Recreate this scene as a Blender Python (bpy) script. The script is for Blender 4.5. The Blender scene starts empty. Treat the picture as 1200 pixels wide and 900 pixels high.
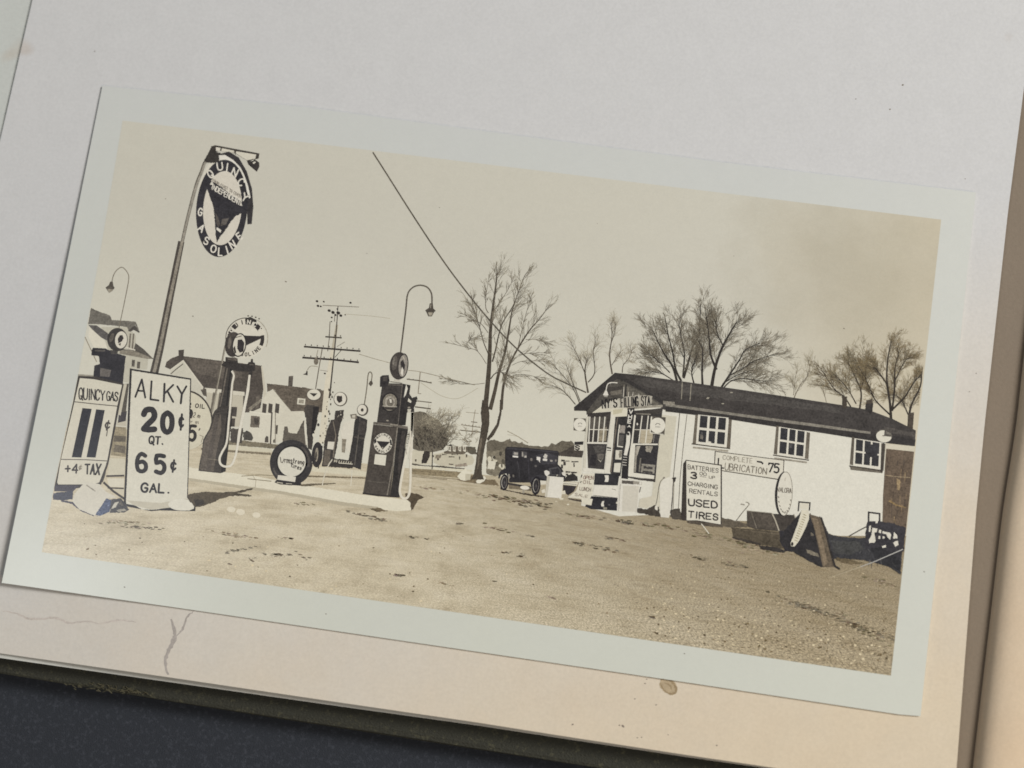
import bpy, math, random
from mathutils import Vector, Matrix, geometry

# ------------------------------------------------------------------ camera, light, exposure
SC = bpy.context.scene
COL = SC.collection
PW = 0.115                                     # width of the photographic print, metres
W, H, FPX = 1200.0, 900.0, 1500.0
ROTVEC = (-0.1452, -0.0520, -0.1390)           # world -> camera
CAM = Vector((0.1090, -0.1950, 1.3980)) * PW

cam = bpy.data.cameras.new('camera')
cam_ob = bpy.data.objects.new('camera', cam)
COL.objects.link(cam_ob)
_a = Vector(ROTVEC)
RW2C = Matrix.Rotation(_a.length, 3, _a.normalized())
RC2W = RW2C.transposed()
cam_ob.matrix_world = Matrix.Translation(CAM) @ RC2W.to_4x4()
cam.sensor_fit = 'HORIZONTAL'
cam.sensor_width = 36.0
cam.lens = 36.0 * FPX / W
cam.clip_start = 0.005
cam.clip_end = 50.0
cam.dof.use_dof = True
cam.dof.focus_distance = CAM.length
cam.dof.aperture_fstop = 14.0
SC.camera = cam_ob
SC.render.resolution_x, SC.render.resolution_y = 1024, 768
SC.cycles.pixel_filter_type = 'BLACKMAN_HARRIS'
SC.cycles.filter_width = 1.7
SC.cycles.max_bounces = 6

world = bpy.data.worlds.new('World')
SC.world = world
world.use_nodes = True
bg = world.node_tree.nodes['Background']
bg.inputs[0].default_value = (0.93, 0.97, 1.0, 1)
bg.inputs[1].default_value = 0.16
SC.view_settings.view_transform = 'Standard'
SC.view_settings.look = 'None'
SC.view_settings.exposure = 0.0
SC.view_settings.gamma = 1.0


def lamp(name, loc, target, size, power, color):
    l = bpy.data.lights.new(name, 'AREA')
    l.shape = 'RECTANGLE'
    l.size, l.size_y = size
    l.energy = power
    l.color = color
    o = bpy.data.objects.new(name, l)
    COL.objects.link(o)
    o.location = loc
    o.rotation_euler = (Vector(target) - Vector(loc)).to_track_quat('-Z', 'Y').to_euler()
    return o


lamp('key_lamp', (0.72, 0.36, 0.66), (0, 0, 0), (0.30, 0.30), 12.2, (0.97, 0.985, 1.0))  # unseen cool key lamp, set low so the print's edge shadow shows
lamp('warm_lamp', (0.50, -0.62, 0.62), (0.02, -0.04, 0), (0.30, 0.20), 2.0, (1.0, 0.80, 0.60))  # unseen warm lamp added at the lower right to tint the page
lamp('glare_lamp', (-0.312, -0.082, 0.643), (-0.052, -0.034, 0), (0.06, 0.06), 0.68, (0.90, 0.95, 1.0))  # small unseen lamp, added so its reflection glares on the print's lower left corner


# ------------------------------------------------------------------ helpers
def P(px, py, z=0.0):
    """The point of the level plane z that the print's trace shows at (px, py)."""
    d = RC2W @ Vector(((px - W / 2) / FPX, -(py - H / 2) / FPX, -1.0))
    t = (z - CAM.z) / d.z
    return CAM + d * t


def lin(c):
    c = c / 255.0
    return c / 12.92 if c <= 0.04045 else ((c + 0.055) / 1.055) ** 2.4


E0 = 1.0          # light that reaches the page (so base colour = tone / E0)
BLACK = 0.009     # veil of surface gloss


def alb(rgb, veil=BLACK):
    return tuple(max(0.004, min(0.9, (lin(c) - veil) / E0)) for c in rgb) + (1,)


def new_mat(name):
    m = bpy.data.materials.new(name)
    m.use_nodes = True
    nt = m.node_tree
    b = nt.nodes['Principled BSDF']
    return m, nt, b


def N(nt, typ, **kw):
    n = nt.nodes.new(typ)
    for k, v in kw.items():
        setattr(n, k, v)
    return n


def noise(nt, vec, scale, detail=3.0, rough=0.55):
    n = N(nt, 'ShaderNodeTexNoise')
    n.inputs['Scale'].default_value = scale
    n.inputs['Detail'].default_value = detail
    n.inputs['Roughness'].default_value = rough
    nt.links.new(vec, n.inputs['Vector'])
    return n.outputs['Fac']


def ramp(nt, fac, stops):
    r = N(nt, 'ShaderNodeValToRGB')
    el = r.color_ramp.elements
    while len(el) < len(stops):
        el.new(0.5)
    for e, (p, c) in zip(el, stops):
        e.position = p
        e.color = c if len(c) == 4 else tuple(c) + (1,)
    nt.links.new(fac, r.inputs[0])
    return r.outputs[0]


def mix(nt, fac, a, b, mode='MIX'):
    m = N(nt, 'ShaderNodeMix', data_type='RGBA', blend_type=mode)
    for s, v in ((m.inputs[0], fac), (m.inputs[6], a), (m.inputs[7], b)):
        if isinstance(v, (int, float)):
            s.default_value = v
        elif isinstance(v, tuple):
            s.default_value = v
        else:
            nt.links.new(v, s)
    return m.outputs[2]


def math_(nt, op, a, b=None, c=None, clamp=False):
    m = N(nt, 'ShaderNodeMath', operation=op, use_clamp=clamp)
    for s, v in zip(m.inputs, (a, b, c)):
        if v is None:
            continue
        if isinstance(v, (int, float)):
            s.default_value = v
        else:
            nt.links.new(v, s)
    return m.outputs[0]


def objco(nt):
    return N(nt, 'ShaderNodeTexCoord').outputs['Object']


PRINT_ROUGH, PRINT_SPEC = 0.27, 0.30
_inks = {}


def grain(nt, co, col, fine=0.10, mottle=0.06):
    """Silver grain and uneven toning of the old print, multiplied over a tone."""
    f = noise(nt, co, 4300, 2.0, 0.75)
    c = noise(nt, co, 1500, 3.0, 0.6)
    g = noise(nt, co, 420, 4.0, 0.6)
    k = math_(nt, 'MULTIPLY_ADD', f, 4 * fine, 1 - 2 * fine)
    k = math_(nt, 'ADD', k, math_(nt, 'MULTIPLY_ADD', c, 2.4 * fine, -1.2 * fine))
    k = math_(nt, 'ADD', k, math_(nt, 'MULTIPLY_ADD', g, 3 * mottle, -1.5 * mottle))
    v = N(nt, 'ShaderNodeCombineColor')
    for i in range(3):
        nt.links.new(k, v.inputs[i])
    return mix(nt, 1.0, col, v.outputs[0], 'MULTIPLY')


def ink(rgb, mottle=None):
    key = tuple(rgb) + (mottle,)
    if key in _inks:
        return _inks[key]
    m, nt, b = new_mat('print_tone')
    lum = sum(rgb) / 3
    if lum < 110:                              # faded blacks of an old print
        rgb = tuple(c + 9 * (110 - lum) / 60 for c in rgb)
    mt = mottle if mottle is not None else (0.03 if lum > 195 else 0.05 if lum > 150 else 0.30 if lum < 100 else 0.18)
    fine = 0.075 if lum > 150 else 0.40
    c = N(nt, 'ShaderNodeRGB')
    c.outputs[0].default_value = alb(rgb)
    nt.links.new(grain(nt, objco(nt), c.outputs[0], fine, mt), b.inputs['Base Color'])
    b.inputs['Roughness'].default_value = PRINT_ROUGH
    b.inputs['Specular IOR Level'].default_value = PRINT_SPEC
    _inks[key] = m
    return m


def link(name, verts, faces, mats, mids=None, parent=None, label=None, smooth=False):
    me = bpy.data.meshes.new(name)
    me.from_pydata([tuple(v) for v in verts], [], faces)
    for m in mats:
        me.materials.append(m)
    if mids:
        for p, i in zip(me.polygons, mids):
            p.material_index = i
    if smooth:
        for p in me.polygons:
            p.use_smooth = True
    me.update()
    o = bpy.data.objects.new(name, me)
    COL.objects.link(o)
    if parent is not None:
        o.parent = parent
    if label:
        o['label'] = label
    return o


def catmull(pts, n=5, closed=False):
    out = []
    m = len(pts)
    rng = range(m if closed else m - 1)
    for i in rng:
        if closed:
            p0, p1, p2, p3 = pts[(i - 1) % m], pts[i], pts[(i + 1) % m], pts[(i + 2) % m]
        else:
            p0, p1, p2, p3 = pts[max(i - 1, 0)], pts[i], pts[i + 1], pts[min(i + 2, m - 1)]
        for k in range(n):
            t = k / n
            out.append(tuple(0.5 * (2 * b + (c - a) * t + (2 * a - 5 * b + 4 * c - d) * t * t + (3 * b - a - 3 * c + d) * t ** 3)
                             for a, b, c, d in zip(p0, p1, p2, p3)))
    if not closed:
        out.append(tuple(pts[-1]))
    return out


def ell(cx, cy, rx, ry, rot=0.0, a0=0.0, a1=360.0, n=40):
    r = math.radians(rot)
    out = []
    closed = abs(a1 - a0) >= 359.9
    for i in range(n if closed else n + 1):
        t = math.radians(a0 + (a1 - a0) * i / n)
        x, y = rx * math.cos(t), ry * math.sin(t)
        out.append((cx + x * math.cos(r) - y * math.sin(r), cy + x * math.sin(r) + y * math.cos(r)))
    return out


DZ = 4e-7
Z0 = 8e-6
_grid = {}                                     # what is already laid on the print, by small cells: box, level, pool


class Pool:
    """Strokes of one crown or one word, laid over each other in a few shared levels."""

    def __init__(self, n):
        self.n, self.k = n, 0


def place(bb, pool=None):
    """The lowest level at which a tone covers everything it overlaps: the stack stays as thin as a print's face."""
    x0, y0, x1, y1 = bb
    top = 0
    cells = [(i, j) for i in range(int(x0 // 16), int(x1 // 16) + 1) for j in range(int(y0 // 16), int(y1 // 16) + 1)]
    for c in cells:
        for c0, d0, c1, d1, lv, pl in _grid.get(c, ()):
            if lv > top and c0 < x1 and c1 > x0 and d0 < y1 and d1 > y0 and (pool is None or pl is not pool):
                top = lv
    if pool is None:
        lev = top + 1
    else:
        pool.k += 1
        lev = top + 1 + pool.k % pool.n
    for c in cells:
        _grid.setdefault(c, []).append((x0, y0, x1, y1, lev, pool))
    return lev


# strokes of the sign painter's alphabet, unit box, y up
GLYPH = {
    'A': [[(0, 0), (.5, 1), (1, 0)], [(.2, .36), (.8, .36)]],
    'B': [[(0, 0), (0, 1), (.7, .95), (.85, .77), (.7, .55), (.05, .53)], [(.7, .53), (.95, .3), (.8, .05), (0, 0)]],
    'C': [[(.95, .8), (.7, 1), (.3, 1), (0, .7), (0, .3), (.3, 0), (.7, 0), (.95, .2)]],
    'D': [[(0, 0), (0, 1), (.6, .97), (.95, .7), (.95, .3), (.6, .03), (0, 0)]],
    'E': [[(.9, 1), (0, 1), (0, 0), (.9, 0)], [(.05, .52), (.75, .52)]],
    'F': [[(.9, 1), (0, 1), (0, 0)], [(.05, .52), (.7, .52)]],
    'G': [[(.95, .82), (.7, 1), (.3, 1), (0, .7), (0, .3), (.3, 0), (.75, 0), (.95, .2), (.95, .45), (.6, .45)]],
    'H': [[(0, 0), (0, 1)], [(1, 0), (1, 1)], [(.05, .5), (.95, .5)]],
    'I': [[(.5, 0), (.5, 1)]],
    'K': [[(0, 0), (0, 1)], [(.9, 1), (.06, .42)], [(.3, .58), (.95, 0)]],
    'L': [[(0, 1), (0, 0), (.85, 0)]],
    'M': [[(0, 0), (0, 1), (.5, .35), (1, 1), (1, 0)]],
    'N': [[(0, 0), (0, 1), (1, 0), (1, 1)]],
    'O': [[(.5, 1), (.15, .88), (0, .5), (.15, .12), (.5, 0), (.85, .12), (1, .5), (.85, .88), (.5, 1)]],
    'P': [[(0, 0), (0, 1), (.75, .97), (.95, .75), (.75, .5), (.05, .48)]],
    'Q': [[(.5, 1), (.15, .88), (0, .5), (.15, .12), (.5, 0), (.85, .12), (1, .5), (.85, .88), (.5, 1)], [(.55, .3), (1, -.1)]],
    'R': [[(0, 0), (0, 1), (.75, .97), (.92, .75), (.75, .52), (.05, .5)], [(.5, .48), (.95, 0)]],
    'S': [[(.92, .82), (.65, 1), (.25, 1), (.04, .8), (.2, .57), (.75, .45), (.95, .22), (.75, 0), (.25, 0), (.03, .18)]],
    'T': [[(0, 1), (1, 1)], [(.5, .96), (.5, 0)]],
    'U': [[(0, 1), (0, .3), (.25, 0), (.75, 0), (1, .3), (1, 1)]],
    'V': [[(0, 1), (.5, 0), (1, 1)]],
    'X': [[(0, 0), (1, 1)], [(0, 1), (1, 0)]],
    'Y': [[(0, 1), (.5, .48), (1, 1)], [(.5, .45), (.5, 0)]],
    'Z': [[(0, 1), (1, 1), (0, 0), (1, 0)]],
    '0': [[(.5, 1), (.12, .85), (0, .5), (.12, .15), (.5, 0), (.88, .15), (1, .5), (.88, .85), (.5, 1)]],
    '1': [[(.5, 0), (.5, 1)]],
    '2': [[(.03, .75), (.2, .97), (.7, 1), (.92, .75), (.8, .5), (.05, 0), (1, 0)]],
    '3': [[(.05, .88), (.4, 1), (.85, .9), (.85, .65), (.4, .53), (.9, .4), (.95, .12), (.5, 0), (.03, .12)]],
    '4': [[(.75, 0), (.75, 1), (0, .3), (1, .3)]],
    '5': [[(.9, 1), (.1, 1), (.08, .58), (.5, .66), (.92, .5), (.95, .2), (.6, 0), (.05, .08)]],
    '6': [[(.9, .9), (.5, 1), (.12, .8), (0, .4), (.15, .05), (.6, 0), (.95, .15), (.95, .42), (.6, .56), (.08, .45)]],
    '7': [[(0, .85), (0, 1), (1, 1), (.4, 0)]],
    '¢': [[(.95, .68), (.65, .8), (.25, .75), (.03, .5), (.25, .25), (.65, .2), (.95, .32)], [(.62, 1), (.4, 0)]],
    '+': [[(.5, .15), (.5, .85)], [(.1, .5), (.9, .5)]],
    '.': [[(.38, .04), (.62, .04)]],
    "'": [[(.5, 1), (.35, .75)]],
    '-': [[(.1, .5), (.9, .5)]],
    'a': [[(.8, .55), (.3, .62), (.05, .3), (.3, 0), (.75, .2)], [(.85, .62), (.78, .05), (1, .05)]],
    'r': [[(.1, .6), (.15, 0)], [(.15, .35), (.5, .62), (.9, .55)]],
    'm': [[(.05, .6), (.05, 0)], [(.05, .4), (.3, .62), (.45, .5), (.48, 0)], [(.48, .4), (.75, .62), (.92, .5), (.95, 0)]],
    's': [[(.9, .5), (.5, .64), (.15, .48), (.8, .2), (.5, 0), (.05, .12)]],
    't': [[(.5, 1), (.4, .15), (.8, .05)], [(.1, .65), (.9, .72)]],
    'o': [[(.5, .62), (.1, .32), (.5, 0), (.9, .32), (.5, .62)]],
    'n': [[(.1, .6), (.1, 0)], [(.1, .38), (.5, .62), (.85, .45), (.88, 0)]],
    'g': [[(.85, .55), (.35, .62), (.08, .3), (.4, .02), (.82, .25)], [(.88, .6), (.8, -.3), (.2, -.4)]],
    'i': [[(.5, .6), (.5, 0)]],
    'e': [[(.1, .3), (.9, .36), (.6, .62), (.15, .45), (.2, .05), (.9, .1)]],
    ' ': [],
}
WIDE = {'I': .45, '1': .4, "'": .4, '.': .4, 'M': 1.15, ' ': .7, 'i': .4, 'm': 1.4, '-': .7, 'L': .85}


class Ink:
    """One printed thing: tones laid over each other on the face of the print, one mesh."""

    def __init__(self, name, crop=(0, 0, 1), parent=None, label=None):
        self.name, self.parent, self.label = name, parent, label
        self.v, self.f, self.m, self.mats = [], [], [], []
        self.c = crop

    def crop(self, c):
        self.c = c
        return self

    def X(self, p):
        return (self.c[0] + p[0] / self.c[2], self.c[1] + p[1] / self.c[2])

    def mat(self, tone):
        m = tone if not isinstance(tone, tuple) else ink(tone)
        if m not in self.mats:
            self.mats.append(m)
        return self.mats.index(m)

    def raw(self, tone, pts, tris, pool=None):
        q = [self.X(p) for p in pts]
        xs, ys = [p[0] for p in q], [p[1] for p in q]
        lev = place((min(xs), min(ys), max(xs), max(ys)), pool)
        z = Z0 + DZ * lev
        b = len(self.v)
        i = self.mat(tone)
        self.v += [P(*p) + Vector((0, 0, z)) for p in q]
        for t in tris:
            self.f.append(tuple(b + k for k in t))
            self.m.append(i)

    def p(self, tone, *pts, smooth=False, jag=0.0, z=None):
        pts = list(pts[0]) if len(pts) == 1 else list(pts)
        if smooth:
            pts = catmull(pts, 4, True)
        if jag:
            out = []
            for i, a in enumerate(pts):
                b = pts[(i + 1) % len(pts)]
                n = max(1, int(math.dist(a, b) / (jag * 3)))
                for k in range(n):
                    t = k / n
                    out.append((a[0] + (b[0] - a[0]) * t + random.uniform(-jag, jag) * (k > 0),
                                a[1] + (b[1] - a[1]) * t + random.uniform(-jag, jag) * (k > 0)))
            pts = out
        tri = geometry.tessellate_polygon([[Vector((x, y, 0)) for x, y in pts]])
        self.raw(tone, pts, [t for t in tri], z)
        return self

    def e(self, tone, cx, cy, rx, ry, rot=0.0):
        return self.p(tone, ell(cx, cy, rx, ry, rot))

    def l(self, tone, w, *pts, smooth=False, w2=None, z=None):
        """A line of width w (tapering to w2) through pts."""
        pts = list(pts[0]) if len(pts) == 1 else list(pts)
        if smooth and len(pts) > 2:
            pts = catmull(pts, 5)
        n = len(pts)
        L, R = [], []
        for i, p in enumerate(pts):
            a, b = pts[max(i - 1, 0)], pts[min(i + 1, n - 1)]
            d0 = (p[0] - a[0], p[1] - a[1]) if i > 0 else (b[0] - p[0], b[1] - p[1])
            d1 = (b[0] - p[0], b[1] - p[1]) if i < n - 1 else d0
            l0, l1 = math.hypot(*d0) or 1e-9, math.hypot(*d1) or 1e-9
            n0, n1 = (-d0[1] / l0, d0[0] / l0), (-d1[1] / l1, d1[0] / l1)
            mx, my = n0[0] + n1[0], n0[1] + n1[1]
            k = mx * mx + my * my
            s = 2.0 / k if k > 0.6 else 2.0 / 0.6
            ww = (w if w2 is None else w + (w2 - w) * i / max(1, n - 1)) / 2
            L.append((p[0] + mx * s * ww, p[1] + my * s * ww))
            R.append((p[0] - mx * s * ww, p[1] - my * s * ww))
        tris = []
        for i in range(n - 1):
            tris += [(i, i + 1, n + i + 1), (i, n + i + 1, n + i)]
        self.raw(tone, L + R, tris, z)
        return self

    def ring(self, tone, w, cx, cy, rx, ry, rot=0.0, a0=0.0, a1=360.0):
        pts = ell(cx, cy, rx, ry, rot, a0, a1, 36)
        if abs(a1 - a0) >= 359.9:
            pts = pts + [pts[0], pts[1]]
        return self.l(tone, w, pts)

    def brush(self, tone, w, pts, pool):
        """A painted stroke with rounded turns and ends."""
        for a, b in zip(pts, pts[1:]):
            if math.dist(a, b) > 1e-6:
                self.l(tone, w, a, b, z=pool)
        for p in pts:
            self.raw(tone, ell(p[0], p[1], w / 2, w / 2, n=12), [(0, i, i + 1) for i in range(1, 11)], pool)

    def t(self, tone, text, w, tl, tr, br, bl, gap=0.28, jit=0.03):
        """Hand-lettered text inside a four-cornered field, strokes w wide."""
        ws = [WIDE.get(ch, 0.9) for ch in text]
        tot = sum(ws) + gap * (len(text) - 1)
        x = 0.0
        pool = Pool(41)
        k = 0
        for ch, cw in zip(text, ws):
            for st in GLYPH[ch]:
                out = []
                for gx, gy in st:
                    u = (x + gx * cw) / tot + random.uniform(-jit, jit) / len(text)
                    v = 1 - gy + random.uniform(-jit, jit)
                    a = (tl[0] + (tr[0] - tl[0]) * u, tl[1] + (tr[1] - tl[1]) * u)
                    b = (bl[0] + (br[0] - bl[0]) * u, bl[1] + (br[1] - bl[1]) * u)
                    out.append((a[0] + (b[0] - a[0]) * v, a[1] + (b[1] - a[1]) * v))
                self.brush(tone, w * random.uniform(.9, 1.1), catmull(out, 2) if len(out) > 4 else out, pool)
                k += 1
            x += cw + gap
        return self

    def glyph(self, tone, ch, w, cx, cy, gw, gh, rot, skew=0.0):
        r = math.radians(rot)
        pool = Pool(41)
        for st in GLYPH[ch]:
            out = []
            for gx, gy in st:
                x, y = (gx - .5) * gw + skew * (gy - .5), (.5 - gy) * gh
                out.append((cx + x * math.cos(r) - y * math.sin(r), cy + x * math.sin(r) + y * math.cos(r)))
            self.brush(tone, w, catmull(out, 2) if len(out) > 4 else out, pool)
        return self

    def done(self):
        return link(self.name, self.v, self.f, self.mats, self.m, self.parent, self.label)


def quadpt(q, u, v):
    (ax, ay), (bx, by), (cx, cy), (dx, dy) = q
    t = (ax + (bx - ax) * u, ay + (by - ay) * u)
    b = (dx + (cx - dx) * u, dy + (cy - dy) * u)
    return (t[0] + (b[0] - t[0]) * v, t[1] + (b[1] - t[1]) * v)


def twigs(g, tone, start, ang, length, w, depth, zs, spread=28, curl=10, minw=0.5, up=0.0):
    """A bare branch that forks into finer ones (all lines of the one crown)."""
    x, y = start
    pts = [(x, y)]
    a = ang
    n = 4
    for i in range(n):
        a += random.uniform(-curl, curl) + up * ((-90 - a) / 90.0) * 4
        x += math.cos(math.radians(a)) * length / n
        y += math.sin(math.radians(a)) * length / n
        if g.X((x, y))[0] > 1101 - (g.X((x, y))[1] - 257) * .1105:
            break
        pts.append((x, y))
    if len(pts) < 2:
        return
    n = len(pts) - 1
    g.l(tone[min(depth, len(tone) - 1)], w, pts, w2=max(minw, w * .55), z=zs)
    if depth <= 0:
        return
    for k in range(random.choice((2, 3, 3, 4))):
        i = random.randrange(1, n + 1)
        twigs(g, tone, pts[i], a + random.choice((-1, 1)) * random.uniform(spread * .5, spread * 1.3), length * random.uniform(.5, .8),
              max(minw, w * .6), depth - 1, zs, spread, curl, minw, up)


def zpool(n=12):
    return Pool(12)


# crops the tracing is written in: origin in photo pixels, magnification
A = (40, 90, 4); B = (40, 300, 6); C = (40, 430, 4.735); D = (200, 350, 6); F = (340, 320, 5.4545); E = (200, 460, 5.625)
G = (340, 450, 5.4545); HH = (520, 300, 5); I = (660, 430, 8.571); J = (660, 510, 8.571); K = (780, 470, 7.5); L = (790, 530, 7.5)
M = (900, 480, 6); NN = (880, 540, 6); O = (740, 340, 6); Q = (920, 380, 6); R = (460, 470, 7.5); S = (570, 500, 8.571)
T = (220, 165, 6.21); U = (40, 560, 2.4); V = (440, 560, 3.75); WW = (740, 590, 3.4286); PX = (0, 0, 1)
GS = (690, 445, 13.333)

random.seed(7)
# ------------------------------------------------------------------ materials of the album
def paper_mat(name, top, warm, fox, edge_dir, bump=0.25):
    """Album paper: fibres, faint mottling and the yellowing that creeps in from its edges."""
    m, nt, b = new_mat(name)
    co = objco(nt)
    sep = N(nt, 'ShaderNodeSeparateXYZ')
    nt.links.new(co, sep.inputs[0])
    k = math_(nt, 'MULTIPLY_ADD', sep.outputs[0], edge_dir[0], edge_dir[2])
    k = math_(nt, 'MULTIPLY_ADD', sep.outputs[1], edge_dir[1], k)
    blot = noise(nt, co, 26, 5, .6)
    k = math_(nt, 'ADD', k, math_(nt, 'MULTIPLY_ADD', blot, 0.5, -0.25), clamp=True)
    c = mix(nt, k, alb(top), alb(warm))
    k2 = math_(nt, 'MULTIPLY_ADD', sep.outputs[0], edge_dir[0], edge_dir[3])
    k2 = math_(nt, 'MULTIPLY_ADD', sep.outputs[1], edge_dir[1], k2)
    k2 = math_(nt, 'ADD', k2, math_(nt, 'MULTIPLY_ADD', noise(nt, co, 70, 5, .65), 1.1, -0.55), clamp=True)
    c = mix(nt, math_(nt, 'MULTIPLY', k2, 0.42), c, alb(fox))
    # small foxing marks
    fx = ramp(nt, noise(nt, co, 120, 2, .4), [(0.735, (0, 0, 0)), (0.80, (1, 1, 1))])
    c = mix(nt, math_(nt, 'MULTIPLY', fx, 0.25), c, alb((168, 140, 108)))
    fib = noise(nt, co, 2600, 3, .7)
    mot = noise(nt, co, 260, 4, .6)
    kk = math_(nt, 'ADD', math_(nt, 'MULTIPLY_ADD', fib, 0.22, 0.89), math_(nt, 'MULTIPLY_ADD', mot, 0.08, -0.04))
    v = N(nt, 'ShaderNodeCombineColor')
    for i in range(3):
        nt.links.new(kk, v.inputs[i])
    nt.links.new(mix(nt, 1.0, c, v.outputs[0], 'MULTIPLY'), b.inputs['Base Color'])
    b.inputs['Roughness'].default_value = 0.85
    b.inputs['Specular IOR Level'].default_value = 0.15
    bp = N(nt, 'ShaderNodeBump')
    bp.inputs['Strength'].default_value = bump
    bp.inputs['Distance'].default_value = 0.00006
    nt.links.new(math_(nt, 'ADD', noise(nt, co, 1500, 4, .65), math_(nt, 'MULTIPLY', noise(nt, co, 180, 3), 1.5)), bp.inputs['Height'])
    nt.links.new(bp.outputs[0], b.inputs['Normal'])
    return m


def speck_mat(name, base, speck, sc, th, rough=0.7, bump=0.5, spec=0.3):
    m, nt, b = new_mat(name)
    co = objco(nt)
    f = ramp(nt, noise(nt, co, sc, 3, .6), [(th, (0, 0, 0)), (th + .2, (1, 1, 1))])
    c = mix(nt, f, alb(base, .004), alb(speck, .004))
    g = noise(nt, co, sc * 6, 2, .7)
    v = N(nt, 'ShaderNodeCombineColor')
    for i in range(3):
        nt.links.new(math_(nt, 'MULTIPLY_ADD', g, 0.7, 0.65), v.inputs[i])
    nt.links.new(mix(nt, 1.0, c, v.outputs[0], 'MULTIPLY'), b.inputs['Base Color'])
    b.inputs['Roughness'].default_value = rough
    b.inputs['Specular IOR Level'].default_value = spec
    bp = N(nt, 'ShaderNodeBump')
    bp.inputs['Strength'].default_value = bump
    bp.inputs['Distance'].default_value = 0.0002
    nt.links.new(noise(nt, co, sc * 2.5, 3), bp.inputs['Height'])
    nt.links.new(bp.outputs[0], b.inputs['Normal'])
    return m


MM = 0.001


def polyl(pts, t):
    """Point at parameter t (0..1, by length) along a polyline."""
    ds = [math.dist(a, b) for a, b in zip(pts, pts[1:])]
    s = t * sum(ds)
    for (a, b), d in zip(zip(pts, pts[1:]), ds):
        if s <= d or (a, b) == (pts[-2], pts[-1]):
            k = s / d
            return (a[0] + (b[0] - a[0]) * k, a[1] + (b[1] - a[1]) * k)
        s -= d


def sheet(name, top, right, bottom, left, zf, th, mat, parent, nu=60, nv=46, label=None):
    """A leaf of paper th thick: a patch between four traced edges (top and bottom run left to right, left and right run down)."""
    top_v, bot_v = [], []
    c00, c10, c01, c11 = top[0], top[-1], bottom[0], bottom[-1]
    for j in range(nv + 1):
        t = j / nv
        for i in range(nu + 1):
            s = i / nu
            a, b = polyl(top, s), polyl(bottom, s)
            l, r = polyl(left, t), polyl(right, t)
            q = []
            for d in range(2):
                q.append((1 - t) * a[d] + t * b[d] + (1 - s) * l[d] + s * r[d]
                         - ((1 - s) * (1 - t) * c00[d] + s * (1 - t) * c10[d] + (1 - s) * t * c01[d] + s * t * c11[d]))
            z = zf(q[0], q[1])
            w = P(q[0], q[1], z)
            top_v.append(w)
            bot_v.append(w - Vector((0, 0, th)))
    n = len(top_v)
    w1 = nu + 1
    f = []
    for j in range(nv):
        for i in range(nu):
            a = j * w1 + i
            f.append((a + w1, a + w1 + 1, a + 1, a))
            f.append((n + a, n + a + 1, n + a + w1 + 1, n + a + w1))
    rim = [i for i in range(w1)] + [j * w1 + nu for j in range(1, nv + 1)] + [nv * w1 + i for i in range(nu - 1, -1, -1)] + [j * w1 for j in range(nv - 1, 0, -1)]
    for a, b in zip(rim, rim[1:] + rim[:1]):
        f.append((a, b, n + b, n + a))
    return link(name, top_v + bot_v, f, [mat], None, parent, label, smooth=False)


# ------------------------------------------------------------------ the desk and the album
desk_m = speck_mat('dark_desk_cloth', (49, 51, 55), (62, 64, 69), 2000, .52, .85, .5, .15)
zt = -7.2 * MM
desk = link('desk_surface', [(-.6, -.6, zt), (.6, -.6, zt), (.6, .6, zt), (-.6, .6, zt)], [(0, 1, 2, 3)], [desk_m])
desk['kind'] = 'structure'

album = bpy.data.objects.new('photo_album', None)
COL.objects.link(album)
album.location = (0, 0, 0)
album['label'] = 'open old album with yellowed pages and a worn dark cover, lying under the photograph'
album['category'] = 'photo album'

page_m = paper_mat('album_paper', (193, 191, 188), (203, 190, 168), (203, 178, 144), (6.0, -15.0, .16, -.30))
under_m = paper_mat('album_paper_under', (186, 187, 180), (196, 180, 160), (190, 162, 130), (4.0, -9.0, 0.0, -.5))
face_m = paper_mat('album_paper_facing', (214, 196, 172), (222, 198, 166), (214, 178, 138), (6.0, -6.0, -.1, -.35), .3)
strip_m = paper_mat('album_paper_strip', (122, 110, 96), (124, 108, 88), (112, 96, 70), (4.0, -6.0, -.2, -.6), .8)


def smooth01(x):
    x = max(0.0, min(1.0, x))
    return x * x * (3 - 2 * x)


def wave(x, y):
    return 0.05 * math.sin(x * .0061 + y * .0043 + 1.0) + 0.04 * math.sin(x * .011 - y * .009)


def page_z(x, y):
    z = -0.27
    z -= 0.75 * smooth01((260 - x + (y - 400) * -.12) / 300) * smooth01((y - 60) / 500)      # sinks away under the photograph's lifted side
    z += 0.04 * wave(x, y)
    return z * MM


leaf_right = [(1222, -60), (1200, 103), (1181, 250), (1153.6, 500), (1144, 600), (1121, 900), (1118.7, 930)]
leaf_bottom = [(-177, 741), (0, 765.5), (200, 794), (400, 823.5), (555, 846), (653, 861.5), (800, 884), (915, 901), (1118.7, 930)]
leaf = sheet('page', [(51, -60), (1222, -60)], leaf_right, leaf_bottom, [(51, -60), (38, 0), (0, 165), (-177, 741)], page_z, .22 * MM, page_m, album, 96, 72,
             'pale album page with the photograph stuck on it, yellowed towards its lower edge')
low_bottom = [(-480, 712), (0, 771), (200, 799.5), (400, 828), (555, 849.5), (653, 864.5), (800, 886.5), (930, 905), (1190, 944)]
sheet('page', [(-300, -80), (1270, -80)], [(1270, -80), (1240, 150), (1212, 400), (1190, 944)], low_bottom, [(-300, -80), (-480, 712)],
      lambda x, y: (-.62 - .73 * smooth01((y - 150) / 350) - .8 * smooth01((x - 1080 + (y - 500) * .1) / 60)) * MM, .25 * MM, under_m, album, 80, 30, 'lower album page showing past the edges of the top one')
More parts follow.
